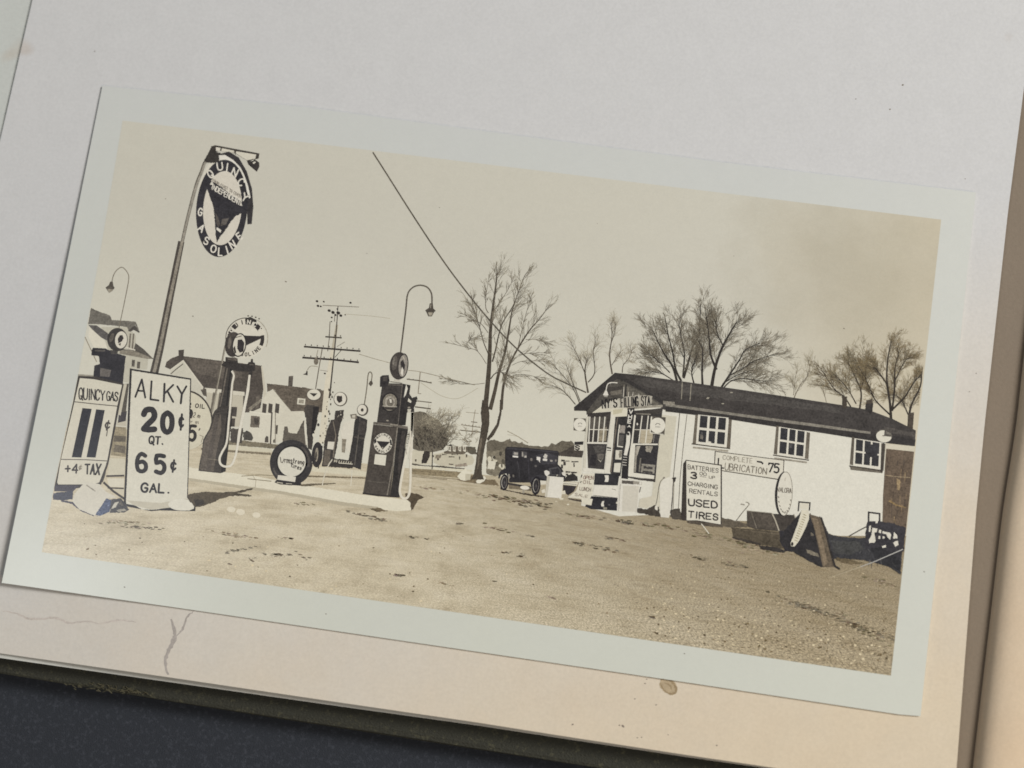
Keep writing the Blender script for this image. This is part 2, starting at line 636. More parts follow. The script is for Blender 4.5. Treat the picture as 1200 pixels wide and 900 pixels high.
sheet('page', [(-300, -80), (1200, -80)], [(1200, -80), (1090, 925)], [(-480, 705), (0, 764), (400, 821), (800, 881), (1090, 925)], [(-300, -80), (-480, 705)],
      lambda x, y: -1.75 * MM, .8 * MM, under_m, album, 10, 6, 'thicker leaf lowest in the album')

# a strip of darker brown paper colour along the gutter
strip_l = [(1196, -60), (1174, 103), (1155, 250), (1127, 500), (1118, 600), (1095, 900), (1092, 930)]
strip_r = [(1275, -60), (1250, 60), (1232, 200), (1207, 400), (1195, 500), (1180, 600), (1167, 710), (1145, 900), (1141, 930)]
sheet('fold_strip', [strip_l[0], strip_r[0]], strip_r, [strip_l[-1], strip_r[-1]], strip_l,
      lambda x, y: (-1.15 - .5 * smooth01((x - 1133 + (y - 500) * .115) / 60)) * MM, .3 * MM, strip_m, album, 30, 60, 'brown grainy strip in the fold of the album')
# the strip in the gutter and the facing page that arches up from it
gut = [(1262, -80), (1245, 60), (1226, 200), (1200.5, 400), (1189, 500), (1173.5, 600), (1160.5, 710), (1138.5, 900), (1133, 950)]
prof = [(0, -2.6), (.12, -1.7), (.4, -.9), (1.0, -.25), (2.2, .35), (4.6, .95), (8, 1.4), (14, 1.7), (26, 1.9), (60, 1.8)]
prof = catmull(prof, 4)
vs, fs = [], []
gp = catmull(gut, 4)
for gx, gy in gp:
    base = P(gx, gy, -1.7 * MM)
    for dx, dz in prof:
        w = 1 + .05 * math.sin(gy * .012)
        vs.append(Vector((base.x + dx * MM * w, base.y + dx * MM * .10, dz * MM)))
n = len(prof)
for j in range(len(gp) - 1):
    for i in range(n - 1):
        a = j * n + i
        fs.append((a, a + n, a + n + 1, a + 1))
b0 = len(vs)
fp = link('facing_page', vs, fs, [face_m], None, album, 'facing cream page arching up out of the album fold', smooth=True)
sm = fp.modifiers.new('thickness', 'SOLIDIFY')
sm.thickness = .25 * MM
sm.offset = -1

# the cover board
cov_m = speck_mat('cover_cloth', (54, 53, 45), (80, 77, 60), 1500, .55, .75, .8, .25)
cov_px = [(-420, 737), (0, 790), (100, 806.5), (200, 823), (330, 843.5), (460, 863.5), (555, 878.5), (700, 901), (1000, 948), (1420, 1010), (1560, -140), (-300, -140)]
ctop, cbot, th = -3.7 * MM, -7.1 * MM, .5 * MM
ring0 = [P(x, y, ctop) for x, y in cov_px]
cen = sum(ring0, Vector()) / len(ring0)
rings = []
for k, (inset, z) in enumerate([(.9, ctop), (.25, ctop - .15 * MM), (0, ctop - .6 * MM), (0, cbot + .4 * MM), (.5, cbot)]):
    rings.append([Vector((p.x, p.y, z)) + (cen - p).normalized() * inset * MM for p in ring0])
    for q in rings[-1]:
        q.z = z
vs = [p for r in rings for p in r]
n = len(ring0)
fs = [tuple(range(n))[::-1]]
for k in range(len(rings) - 1):
    for i in range(n):
        a, b = k * n + i, k * n + (i + 1) % n
        fs.append((a, b, b + n, a + n))
link('cover', vs, fs, [cov_m], None, album, 'dark olive cloth cover board with a frayed edge')
# frayed straw-coloured threads where the cloth has worn through
thr_m = speck_mat('bare_board', (88, 83, 66), (108, 102, 82), 2500, .5, .9, .8, .1)
vs, fs = [], []
rnd = random.Random(4)
for k in range(70):
    t = rnd.gauss(0, 1)
    cx, cy = 140 + t * 19, 0
    cy = 813 + (cx - 140) * .165 - abs(rnd.gauss(0, 2.4)) - 3.5
    a = rnd.uniform(-.5, .9)
    ln, wd = rnd.uniform(2, 6), rnd.uniform(.4, 1.1)
    if rnd.random() < .2:
        cx += rnd.uniform(-45, -15)
    dx, dy = math.cos(a), math.sin(a)
    b = len(vs)
    zz = ctop + rnd.uniform(.03, .25) * MM
    for s, u in ((-1, -1), (1, -1), (1, 1), (-1, 1)):
        vs.append(P(cx + dx * ln * s / 2 - dy * wd * u / 2, cy + dy * ln * s / 2 + dx * wd * u / 2, zz + .1 * MM * (s > 0)))
    for s, u in ((-1, -1), (1, -1), (1, 1), (-1, 1)):
        vs.append(vs[b + [(-1, -1), (1, -1), (1, 1), (-1, 1)].index((s, u))] - Vector((0, 0, .12 * MM)))
    fs += [(b, b + 1, b + 2, b + 3), (b, b + 4, b + 5, b + 1), (b + 1, b + 5, b + 6, b + 2), (b + 2, b + 6, b + 7, b + 3), (b + 3, b + 7, b + 4, b)]
link('frayed_threads', vs, fs, [thr_m], None, bpy.data.objects['cover'], 'straw coloured frayed patch on the cover edge')['kind'] = 'stuff'


# ------------------------------------------------------------------ marks on the page
def on_page(name, shapes, mat, label, lift=.012):
    """Marks lying in the page's face: lines of varying width and blots."""
    vs, fs = [], []
    q = 0
    for sh in shapes:
        q += 1
        if sh[0] == 'l':
            _, w, pts = sh
            pts = catmull(pts, 6)
            n = len(pts)
            b = len(vs)
            pts = [(x + random.uniform(-.5, .5), y + random.uniform(-.5, .5)) for x, y in pts]
            for i, p in enumerate(pts):
                a, c = pts[max(0, i - 1)], pts[min(n - 1, i + 1)]
                d = math.dist(a, c) or 1
                nx, ny = -(c[1] - a[1]) / d, (c[0] - a[0]) / d
                ww = w * (0.35 + .9 * math.sin(math.pi * min(1, (i + .6) / n))) * random.uniform(.6, 1.25) / 2
                for s in (-1, 1):
                    x, y = p[0] + nx * ww * s, p[1] + ny * ww * s
                    vs.append(P(x, y, page_z(x, y) + (lift + q * .0006) * MM))
            for i in range(n - 1):
                fs.append((b + 2 * i, b + 2 * i + 2, b + 2 * i + 3, b + 2 * i + 1))
        else:
            _, cx, cy, rx, ry, rot, wob = sh
            pts = ell(cx, cy, rx, ry, rot, n=28)
            b = len(vs)
            vs.append(P(cx, cy, page_z(cx, cy) + (lift + q * .0006) * MM))
            for x, y in pts:
                k = 1 + random.uniform(-wob, wob)
                x, y = cx + (x - cx) * k, cy + (y - cy) * k
                vs.append(P(x, y, page_z(x, y) + (lift + q * .0006) * MM))
            for i in range(28):
                fs.append((b, b + 1 + (i + 1) % 28, b + 1 + i))
    return link(name, vs, fs, [mat], None, leaf, label)


def flat_paper(rgb):
    m, nt, b = new_mat('page_mark')
    c = N(nt, 'ShaderNodeRGB')
    c.outputs[0].default_value = alb(rgb)
    nt.links.new(grain(nt, objco(nt), c.outputs[0], .14, .12), b.inputs['Base Color'])
    b.inputs['Roughness'].default_value = .85
    b.inputs['Specular IOR Level'].default_value = .1
    return m


on_page('crease', [('l', 4.2, [(200.5, 726), (205, 740), (203, 752), (197, 764), (193.5, 776), (197, 791)]),
                   ('l', 2.0, [(227, 716), (219, 724), (214, 737), (207, 746)])], flat_paper((162, 154, 146)), 'grey crease running up from the page edge')
on_page('crease', [('l', 2.2, [(2, 716), (20, 719), (34, 725), (52, 725), (66, 724), (82, 730), (100, 728), (118, 731)]),
                   ('l', 1.6, [(118, 730.5), (138, 727), (160, 729)])], flat_paper((186, 176, 166)), 'faint crease running across the page below the photograph')
on_page('stain', [('e', 783, 803.5, 11, 8.5, 42, .06)], flat_paper((172, 154, 126)), 'small round brown glue stain')
on_page('stain_ring', [('l', 2.0, [(774, 797), (778, 795.5), (786, 798), (792, 806), (791, 812), (785, 813), (778, 808), (774, 800)]),
                       ('l', 1.4, [(779, 800), (785, 803), (787, 808)])], flat_paper((150, 131, 103)), None, .02)
on_page('stain', [('e', 1085, 555, 9, 3.6, 8, .2), ('e', 1100, 560, 6, 4.2, 40, .2), ('e', 1096, 552, 5, 2.6, 0, .2)], flat_paper((206, 186, 148)), 'faint yellow fox mark beside the photograph', .03)
spk = []
for x, y, r in ((756, 801, .9), (758, 796, .8), (744, 819, .9), (769, 826, .9), (671, 849, 1.2), (730, 851, 1.7), (752, 864, .8), (747, 864.5, .8), (783, 861, .7), (726, 850, 1),
                (840, 873.5, 1), (111, 60, 1.1), (1058, 99.5, 1.8), (1003, 116, 1.0), (1043, 128, 1.4), (1131, 209.5, 1.0), (1105, 460, .9), (1136, 459, 1.0), (1144, 437.5, 1.0)):
    spk.append(('e', x, y, r * (1.1 if y > 700 else .7), r * (.7 if y > 700 else .5), random.uniform(-30, 40), .3))
on_page('specks', spk, flat_paper((128, 117, 106)), 'tiny dark specks in the paper')['kind'] = 'stuff'

# ------------------------------------------------------------------ the photographic print
photo = bpy.data.objects.new('photograph', None)
COL.objects.link(photo)
photo['label'] = 'old sepia snapshot of a filling station with pale borders, stuck slantwise on the album page'
photo['category'] = 'photograph'

# the paper of the print, its lower and upper edges traced, slightly lifted along one side
m, nt, b = new_mat('print_paper')
co = objco(nt)
sep = N(nt, 'ShaderNodeSeparateXYZ')
nt.links.new(co, sep.inputs[0])
k = math_(nt, 'MULTIPLY_ADD', sep.outputs[1], -11.0, .48)
k = math_(nt, 'ADD', k, math_(nt, 'MULTIPLY_ADD', noise(nt, co, 30, 4), .6, -.3), clamp=True)
c = mix(nt, k, alb((192, 192, 187)), alb((197, 197, 183)))
k = math_(nt, 'MULTIPLY_ADD', sep.outputs[0], 17.0, -.52)
k = math_(nt, 'ADD', k, math_(nt, 'MULTIPLY_ADD', noise(nt, co, 40, 4), .5, -.25), clamp=True)
c = mix(nt, math_(nt, 'MULTIPLY', k, .8), c, alb((200, 199, 187)))
nt.links.new(grain(nt, co, c, .02, .015), b.inputs['Base Color'])
b.inputs['Roughness'].default_value = PRINT_ROUGH
b.inputs['Specular IOR Level'].default_value = PRINT_SPEC
bp = N(nt, 'ShaderNodeBump')
bp.inputs['Strength'].default_value = .12
bp.inputs['Distance'].default_value = .00004
nt.links.new(noise(nt, co, 900, 3), bp.inputs['Height'])
nt.links.new(bp.outputs[0], b.inputs['Normal'])
paper_print = m
edge = [(120, 100.5), (360, 126), (600, 158), (860, 192), (1143.5, 225.5), (1125, 400), (1108, 560), (1078.7, 839.3), (1054, 837.3), (800, 799), (500, 755), (200, 711), (2, 683), (40, 497), (77.5, 313)]
top = [P(x, y) for x, y in edge]
n = len(top)
low = [p - Vector((0, 0, .20 * MM)) for p in top]
f = [tuple(range(n))[::-1]]
for i in range(n):
    f.append((i, (i + 1) % n, n + (i + 1) % n, n + i))
link('print_paper', top + low, f, [paper_print], None, photo, 'pale bordered paper of the snapshot')


def tone_mat(name, build):
    m, nt, b = new_mat(name)
    co = objco(nt)
    sep = N(nt, 'ShaderNodeSeparateXYZ')
    nt.links.new(co, sep.inputs[0])
    nt.links.new(build(nt, co, sep.outputs[0], sep.outputs[1]), b.inputs['Base Color'])
    b.inputs['Roughness'].default_value = PRINT_ROUGH
    b.inputs['Specular IOR Level'].default_value = PRINT_SPEC
    return m


IMG = [(143.7, 141.3), (337.5, 164.5), (640, 201), (900, 232.6), (1103, 257.4), (1092, 357), (1075.8, 500), (1060, 646), (1044, 791.8), (740, 747.5), (440, 703.8), (200, 669), (49, 647),
       (65.5, 560), (92, 437), (116.6, 300)]


def sky_tone(nt, co, x, y):
    # the toning of the print: grey where it was washed well, browner towards one end, paler low in the sky
    k = math_(nt, 'ADD', math_(nt, 'MULTIPLY_ADD', y, -26.0, .42), math_(nt, 'MULTIPLY_ADD', noise(nt, co, 22, 4), .5, -.25), clamp=True)
    c = mix(nt, k, alb((194, 189, 174)), alb((210, 205, 187)))
    k = math_(nt, 'ADD', math_(nt, 'MULTIPLY_ADD', x, 30.0, -.95), math_(nt, 'MULTIPLY_ADD', noise(nt, co, 34, 5), .9, -.45), clamp=True)
    c = mix(nt, math_(nt, 'MULTIPLY', k, .8), c, alb((190, 175, 145)))
    vd = N(nt, 'ShaderNodeVectorMath', operation='DISTANCE')
    nt.links.new(co, vd.inputs[0])
    vd.inputs[1].default_value = P(1000, 318)
    k = math_(nt, 'MULTIPLY_ADD', vd.outputs['Value'], -62.0, 1.15)
    k = math_(nt, 'ADD', k, math_(nt, 'MULTIPLY_ADD', noise(nt, co, 120, 5, .65), 1.4, -.7), clamp=True)
    c = mix(nt, math_(nt, 'MULTIPLY', k, .55), c, alb((168, 159, 138)))
    return grain(nt, co, c, .035, .02)


g = Ink('sky', PX, photo, 'blank pale sky of the snapshot')
g.p(tone_mat('print_sky', sky_tone), IMG).done()

HOR = P(560, 540)[1]


def ground_tone(nt, co, x, y):
    d = math_(nt, 'SUBTRACT', HOR + .0012, math_(nt, 'MULTIPLY_ADD', x, -.006, y))
    d = math_(nt, 'MAXIMUM', d, .0006)
    X = math_(nt, 'DIVIDE', x, d)
    Y = math_(nt, 'DIVIDE', .039, d)
    vec = N(nt, 'ShaderNodeCombineXYZ')
    nt.links.new(X, vec.inputs[0])
    nt.links.new(Y, vec.inputs[1])
    near = math_(nt, 'MULTIPLY', d, 40.0, clamp=True)
    peb = noise(nt, vec.outputs[0], 76, 4, .8)
    med = noise(nt, vec.outputs[0], 9, 5, .7)
    big = noise(nt, vec.outputs[0], 2.2, 5, .6)
    # the open gravel is pale, oil-stained and trodden in patches
    c = ramp(nt, big, [(.30, alb((178, 165, 139))), (.48, alb((196, 184, 158))), (.70, alb((207, 196, 172)))])
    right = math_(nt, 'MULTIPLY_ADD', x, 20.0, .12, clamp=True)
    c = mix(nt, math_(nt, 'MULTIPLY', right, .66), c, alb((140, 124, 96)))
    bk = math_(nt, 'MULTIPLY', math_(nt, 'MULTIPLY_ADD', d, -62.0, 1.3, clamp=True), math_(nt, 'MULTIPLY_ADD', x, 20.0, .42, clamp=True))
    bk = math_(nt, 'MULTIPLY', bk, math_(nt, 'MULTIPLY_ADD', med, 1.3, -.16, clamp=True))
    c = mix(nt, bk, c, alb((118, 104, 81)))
    pk = ramp(nt, peb, [(.37, (0, 0, 0)), (.47, (.40, .40, .40)), (.53, (.58, .58, .58)), (.63, (1, 1, 1))])
    amt = math_(nt, 'MULTIPLY_ADD', right, .70, .24)
    c = mix(nt, amt, c, pk, 'OVERLAY')
    mk = ramp(nt, med, [(.30, (.0, .0, .0)), (.42, (1, 1, 1))])
    c = mix(nt, math_(nt, 'MULTIPLY', math_(nt, 'SUBTRACT', 1.0, mk), .30), c, alb((112, 97, 74)))
    st = N(nt, 'ShaderNodeCombineXYZ')
    nt.links.new(math_(nt, 'MULTIPLY_ADD', Y, .5, math_(nt, 'MULTIPLY', X, .9)), st.inputs[0])
    nt.links.new(math_(nt, 'MULTIPLY_ADD', X, -.9, math_(nt, 'MULTIPLY', Y, 7.0)), st.inputs[1])
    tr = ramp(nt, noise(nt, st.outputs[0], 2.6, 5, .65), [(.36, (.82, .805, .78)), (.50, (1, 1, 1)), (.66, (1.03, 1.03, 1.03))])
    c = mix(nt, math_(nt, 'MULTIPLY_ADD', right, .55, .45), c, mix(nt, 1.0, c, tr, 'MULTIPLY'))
    return grain(nt, co, c, .10, .04)


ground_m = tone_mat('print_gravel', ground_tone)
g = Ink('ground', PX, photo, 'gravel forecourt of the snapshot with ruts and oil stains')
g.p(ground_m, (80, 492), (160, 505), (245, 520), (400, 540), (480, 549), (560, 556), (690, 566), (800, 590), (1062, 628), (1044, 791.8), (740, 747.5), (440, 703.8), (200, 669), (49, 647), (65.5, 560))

# ruts, stains and pebbles
spool = Pool(8)


def streak(g, tone, x0, y0, x1, y1, w, n=1):
    """A rut or stain: many small ragged flecks strung along a line, densest in the middle."""
    ln = math.dist((x0, y0), (x1, y1))
    m = max(3, int(ln / 1.1 * (1 + .5 * (w > 3))))
    for k in range(m):
        t = min(1, max(0, random.gauss(.5, .24)))
        x, y = x0 + (x1 - x0) * t, y0 + (y1 - y0) * t + random.gauss(0, w * .45)
        a = random.uniform(.5, .9) if random.random() < .55 else random.uniform(1.2, 3.4)
        q = random.uniform(0, 1) ** 1.3 * 56
        tn = tuple(int((c + q) // 8 * 8) for c in tone)
        g.p(tn, ell(x, y, a, a * random.uniform(.16, .34), random.uniform(2, 14), n=8), jag=.28, z=spool)


DK, MD, BR = (80, 70, 54), (122, 108, 85), (98, 86, 66)
for a in ((140, 617, 200, 620, 2.0, DK), (118, 611, 175, 613, 4, MD), (246, 622, 300, 632, 3, MD), (262, 647, 305, 640, 1.6, DK), (288, 655, 304, 654, 2.6, DK), (310, 651, 352, 650, 3.4, DK),
          (265, 648, 267, 647, 3, DK), (352, 653, 364, 654, 2.6, DK), (326, 630, 345, 631, 1.8, BR), (340, 589, 368, 592, 3, BR), (408, 600, 452, 609, 3, DK), (430, 608, 460, 611, 3, DK),
          (460, 674, 476, 675, 2.4, (74, 64, 50)), (584, 647, 600, 648, 1.6, DK), (602, 651, 616, 652, 2, DK), (475, 628, 490, 630, 1.6, DK), (498, 631, 504, 631, 2, DK), (518, 623, 521, 623, 2.2, DK),
          (528, 612, 545, 614, 1.8, DK), (565, 616, 605, 624, 2.6, BR), (617, 628, 625, 629, 2, DK), (660, 634, 700, 640, 2.4, DK), (690, 640, 726, 647, 3.0, DK), (700, 628, 740, 635, 2.4, DK),
          (540, 576, 640, 592, 4.0, BR), (590, 585, 655, 595, 5.0, DK), (648, 602, 700, 606, 1.8, BR), (704, 608, 760, 615, 3, DK), (722, 611, 740, 613, 4, (60, 52, 42)), (745, 612, 800, 620, 3, BR),
          (800, 650, 835, 657, 2.6, DK), (843, 658, 884, 666, 3, DK), (848, 661, 860, 663, 2, (70, 60, 46)), (910, 700, 960, 714, 4, DK), (925, 706, 1000, 728, 5, DK), (955, 716, 1046, 748, 6, DK),
          (990, 726, 1044, 757, 5, (84, 72, 52)), (915, 716, 916, 716, 4, (70, 60, 46)), (1016, 741, 1019, 742, 3.4, (60, 50, 38)), (897, 694, 900, 695, 2.4, DK), (759, 723, 771, 724, 2, (70, 60, 48)),
          (640, 698, 652, 702, 2, BR), (720, 685, 726, 686, 2, DK), (578, 682, 582, 682, 2, DK), (510, 681, 533, 688, 2, MD), (1010, 676, 1054, 688, 4, BR), (940, 640, 975, 655, 3, BR),
          (90, 590, 130, 595, 3, MD), (262, 660, 270, 661, 1.5, DK), (800, 622, 850, 632, 4, BR), (850, 632, 900, 645, 5, BR), (870, 644, 935, 652, 4, MD), (480, 570, 520, 574, 2, MD)):
    streak(g, a[5], *a[:5], n=2 if a[4] > 2.5 else 1)
for x, y, r in ((271, 597, 5.0), (282, 600, 5.2), (300.5, 603.5, 4.8)):
    g.p((213, 203, 180), ell(x, y, r, r * .68, 8, n=14), jag=.25)
pool = Pool(8)
for k in range(460):
    # loose stones, thicker towards the near end
    t = random.random() ** .6
    x = random.uniform(760, 1040) if random.random() < .82 else random.uniform(80, 1040)
    yb = 647 + (x - 49) * .1457
    yt = 600 + (x - 80) * .04
    y = yt + (yb - 6 - yt) * t
    s = random.uniform(.5, 1.3) * (.5 + t)
    g.p(random.choice(((214, 198, 164), (206, 190, 156), (98, 84, 62), (84, 72, 54), (118, 102, 76))), ell(x, y, s, s * random.uniform(.45, .8), random.uniform(-20, 30), n=7), z=pool)
g.done()

g = Ink('specks', PX, photo, 'tiny dark flecks on the face of the print')
for x, y, r in ((146, 688, 1.1), (382, 719.5, .9), (802, 766, .9), (335, 330, 1.3), (226, 370.5, 1.0), (430, 297, .7), (989, 385, 1.0), (515, 243, .7), (194, 233, .7), (1083, 670, 1.0), (620, 690, .7), (700, 262, .6), (860, 300, .6)):
    g.p((120, 110, 98), ell(x, y, r, r * .6, 20, n=8), jag=.15)
g.done()['kind'] = 'stuff'

LT = (205, 198, 177)      # sunlit white paint in the print
BK = (46, 43, 42)
# ------------------------------------------------------------------ far side of the road
g = Ink('treeline', S, photo, 'dark far-off trees behind the parked car')
g.p((104, 97, 84), (0, 165), (30, 140), (80, 128), (130, 150), (170, 150), (205, 130), (235, 118), (255, 150), (290, 145), (330, 165), (360, 150), (380, 175), (440, 190), (540, 200), (620, 200), (650, 165), (700, 180),
    (740, 150), (760, 140), (800, 150), (850, 140), (880, 170), (890, 260), (730, 290), (200, 320), (0, 300), jag=5)
g.p((124, 116, 100), (0, 250), (190, 240), (190, 480), (90, 500), (0, 470), jag=6)
for k in range(14):
    x = random.uniform(0, 180)
    g.p(random.choice(((198, 190, 168), (74, 69, 60), (90, 84, 72), (205, 198, 178))), ell(x, random.uniform(260, 420), random.uniform(8, 24), random.uniform(12, 34), 0, n=9), jag=2)
g.p((206, 199, 180), (20, 345), (95, 350), (80, 430), (10, 425), jag=3)
g.done()

g = Ink('far_house', R, photo, 'small white far house behind the dark bush')
g.p((196, 188, 166), (165, 440), (230, 400), (350, 430), (350, 560), (165, 560), jag=4)
g.p((190, 182, 160), (360, 470), (450, 450), (640, 466), (700, 480), (720, 520), (700, 560), (600, 575), (440, 572), (360, 545), jag=3)
g.p((104, 95, 82), (485, 395), (650, 400), (660, 445), (620, 470), (455, 462), (450, 445), (490, 430), jag=2)
for x in (500, 540, 590, 630):
    g.p((206, 199, 180), (x - 12, 392), (x + 12, 394), (x + 14, 445), (x - 8, 440), jag=2)
    g.p((96, 88, 76), (x - 3, 402), (x + 6, 402), (x + 6, 430), (x - 3, 428))
for q in ((455, 470, 40, 10), (520, 490, 50, 12), (515, 555, 40, 12), (590, 500, 10, 30), (400, 510, 18, 20), (205, 520, 14, 22), (545, 470, 60, 6), (650, 480, 12, 30)):
    g.p((84, 76, 66), (q[0] - q[2] / 2, q[1] - q[3] / 2), (q[0] + q[2] / 2, q[1] - q[3] / 2 + 3), (q[0] + q[2] / 2, q[1] + q[3] / 2), (q[0] - q[2] / 2, q[1] + q[3] / 2), jag=2)
g.p((132, 122, 106), (380, 475), (430, 470), (425, 500), (375, 505), jag=2)
g.p((150, 138, 122), (550, 560), (650, 545), (660, 572), (550, 580), jag=3)
g.p((82, 76, 66), (165, 545), (280, 565), (440, 570), (560, 585), (640, 590), (640, 600), (440, 585), (165, 562), jag=2)
g.p((90, 84, 72), (650, 400), (730, 405), (740, 470), (700, 470), (660, 450), jag=4)
g.done()

g = Ink('road', R, photo, 'pale strip of road beyond the forecourt')
g.p((204, 196, 172), (165, 566), (400, 585), (700, 606), (700, 622), (400, 604), (165, 588))
g.p((140, 127, 102), (160, 590), (400, 606), (640, 625), (690, 640), (690, 690), (560, 672), (300, 655), (160, 640), jag=2)
g.p((118, 105, 84), (560, 690), (700, 650), (830, 690), (900, 690), (940, 745), (830, 735), (700, 720), (600, 706), jag=3)
for a in ((170, 610, 520, 632), (165, 648, 600, 690), (170, 660, 480, 690)):
    g.l((112, 100, 80), 5, (a[0], a[1]), ((a[0] + a[2]) / 2, (a[1] + a[3]) / 2 + 3), (a[2], a[3]))
g.done()

g = Ink('stone', R, photo, 'white painted stones at the foot of the tall tree')
g.p((212, 205, 184), (568, 662), (610, 615), (640, 588), (655, 610), (690, 625), (682, 690), (640, 700), (600, 694), jag=2)
g.p((186, 178, 156), (640, 640), (682, 640), (680, 692), (640, 698))
g.done()
g = Ink('stone', R, photo, 'flat white painted stone beside the tall tree')
g.p((214, 207, 188), (733, 706), (755, 680), (805, 658), (822, 676), (810, 700), (770, 724), (742, 722), jag=2).done()

# ------------------------------------------------------------------ the houses
g = Ink('house', B, photo, 'cropped far house at the picture edge with a dormer')
g.p((186, 180, 162), (600, 690), (802, 722), (795, 800), (690, 790), (665, 892), (620, 884), (560, 800), (500, 600), (470, 500), (660, 500), (715, 560), (715, 660), (640, 655))
g.p((110, 105, 96), (400, 366), (470, 395), (533, 418), (548, 450), (640, 455), (716, 463), (744, 537), (732, 540), (712, 482), (662, 528), (655, 500), (560, 490), (450, 480), (380, 480), jag=2)
g.p((94, 90, 86), (380, 484), (440, 488), (500, 530), (540, 560), (520, 600), (470, 572), (430, 540))
g.p((78, 73, 68), (660, 528), (710, 484), (738, 540), (700, 520), (678, 532))
g.p((84, 79, 72), (712, 612), (770, 655), (840, 724), (800, 722), (700, 700), (600, 682), (620, 655), (700, 662))
g.p((136, 128, 114), (604, 660), (700, 664), (830, 718), (800, 724), (600, 688))
for x in (668, 690):
    g.l((120, 112, 100), 12, (x + 10, 545), (x, 655))
g.l((208, 200, 182), 8, (640, 640), (712, 662))
g.p((212, 205, 186), (390, 500), (440, 545), (500, 600), (515, 650), (420, 645), (380, 560))
g.l((140, 130, 112), 6, (358, 570), (440, 745))
for x, y in ((698, 755), (735, 768)):
    g.p((92, 86, 78), (x - 10, y - 26), (x + 12, y - 24), (x + 8, y + 24), (x - 13, y + 22))
g.done()

g = Ink('house', D, photo, 'white gabled house with a dark roof behind the pumps')
g.p((80, 73, 66), (-30, 445), (0, 422), (60, 398), (95, 405), (350, 436), (640, 471), (652, 640), (628, 790), (545, 800), (440, 800), (230, 640), (95, 440), (0, 500), (-40, 480), jag=1.5)
g.p((98, 90, 81), (96, 412), (350, 442), (500, 462), (500, 560), (330, 560), (180, 520), jag=4)
g.p((70, 64, 58), (55, 362), (95, 358), (88, 436), (56, 430))
g.p((196, 190, 172), (0, 505), (45, 465), (88, 435), (228, 622), (230, 650), (250, 900), (0, 900))
g.l((96, 90, 80), 7, (0, 530), (40, 495), (88, 458))
g.l((206, 199, 180), 9, (0, 500), (88, 436), (228, 626))
g.p((204, 197, 178), (240, 626), (520, 656), (520, 684), (240, 660))
g.p((188, 180, 160), (250, 660), (510, 684), (505, 900), (250, 900))
g.p((88, 81, 72), (210, 640), (250, 632), (255, 690), (230, 680))
for x in (300, 345, 390):
    g.l((112, 104, 92), 16, (x + 6, 660), (x - 30, 900))
g.p((78, 72, 66), (428, 760), (468, 762), (462, 830), (428, 826))
g.p((70, 64, 58), (425, 840), (455, 842), (450, 900), (420, 900))
g.p((196, 188, 168), (636, 476), (646, 474), (676, 690), (650, 706), (652, 640))
g.p((104, 96, 86), (600, 690), (625, 680), (620, 770), (596, 775))
g.p((132, 124, 110), (545, 770), (640, 700), (640, 720), (560, 790))
g.done()

g = Ink('house', D, photo, 'third white house with a mottled roof and chimney beyond the road')
g.p((98, 89, 78), (676, 597), (760, 605), (900, 622), (1082, 646), (1076, 800), (930, 800), (840, 792), (730, 640), (680, 655), jag=1.5)
for k in range(40):
    x, y = random.uniform(760, 1060), random.uniform(620, 780)
    if y < 620 + (x - 700) * 1.4:
        g.l(random.choice(((84, 76, 66), (116, 106, 93))), 5, (x, y), (x + random.uniform(10, 30), y + 4))
g.p((92, 85, 77), (830, 545), (862, 542), (857, 616), (826, 614))
g.p((204, 197, 178), (680, 660), (720, 634), (850, 792), (936, 790), (925, 1000), (700, 1010), (560, 990), (560, 800), (640, 765), (644, 715))
g.l((120, 112, 98), 5, (720, 634), (785, 715), (850, 792))
for x in (648, 690, 738):
    g.p((72, 66, 60), (x, 735), (x + 28, 742), (x + 22, 808), (x - 6, 800))
g.p((206, 199, 180), (893, 698), (948, 704), (944, 748), (888, 742))
g.p((150, 142, 126), (903, 708), (938, 712), (935, 738), (899, 734))
g.crop(E)
g.p((208, 201, 182), (520, 120), (655, 140), (690, 130), (690, 335), (500, 330), (520, 230))
g.l((216, 209, 190), 8, (535, 128), (655, 146))
g.p((110, 101, 90), (530, 152), (588, 158), (584, 232), (524, 228), jag=2)
g.p((78, 71, 64), (548, 165), (580, 172), (578, 215), (552, 208), jag=2)
g.l((70, 63, 57), 9, (668, 130), (662, 250), (657, 360))
g.p((84, 77, 69), (690, 216), (708, 214), (703, 275), (686, 272))
g.p((80, 73, 66), (622, 300), (632, 285), (644, 292), (645, 330), (620, 328))
g.p((88, 81, 72), (676, 312), (688, 306), (686, 332), (674, 330))
g.l((140, 132, 118), 6, (690, 130), (690, 335))
g.p((72, 68, 62), (475, 262), (500, 250), (525, 262), (545, 300), (535, 318), (480, 315), jag=4)
g.done()

g = Ink('lawn', E, photo, 'mown verge and kerb beyond the road')
g.p((124, 115, 97), (230, 295), (395, 318), (480, 316), (660, 338), (720, 345), (700, 372), (395, 345), (240, 330), jag=2)
g.p((200, 192, 168), (215, 335), (395, 345), (660, 372), (680, 395), (400, 378), (200, 362))
g.p((128, 117, 98), (200, 364), (400, 380), (660, 398), (660, 412), (400, 394), (200, 378), jag=1.5)
g.p((74, 69, 62), (395, 235), (440, 240), (478, 235), (470, 335), (395, 330), jag=3)
g.p((92, 86, 76), (-1, 300), (30, 310), (30, 340), (0, 330))
g.done()

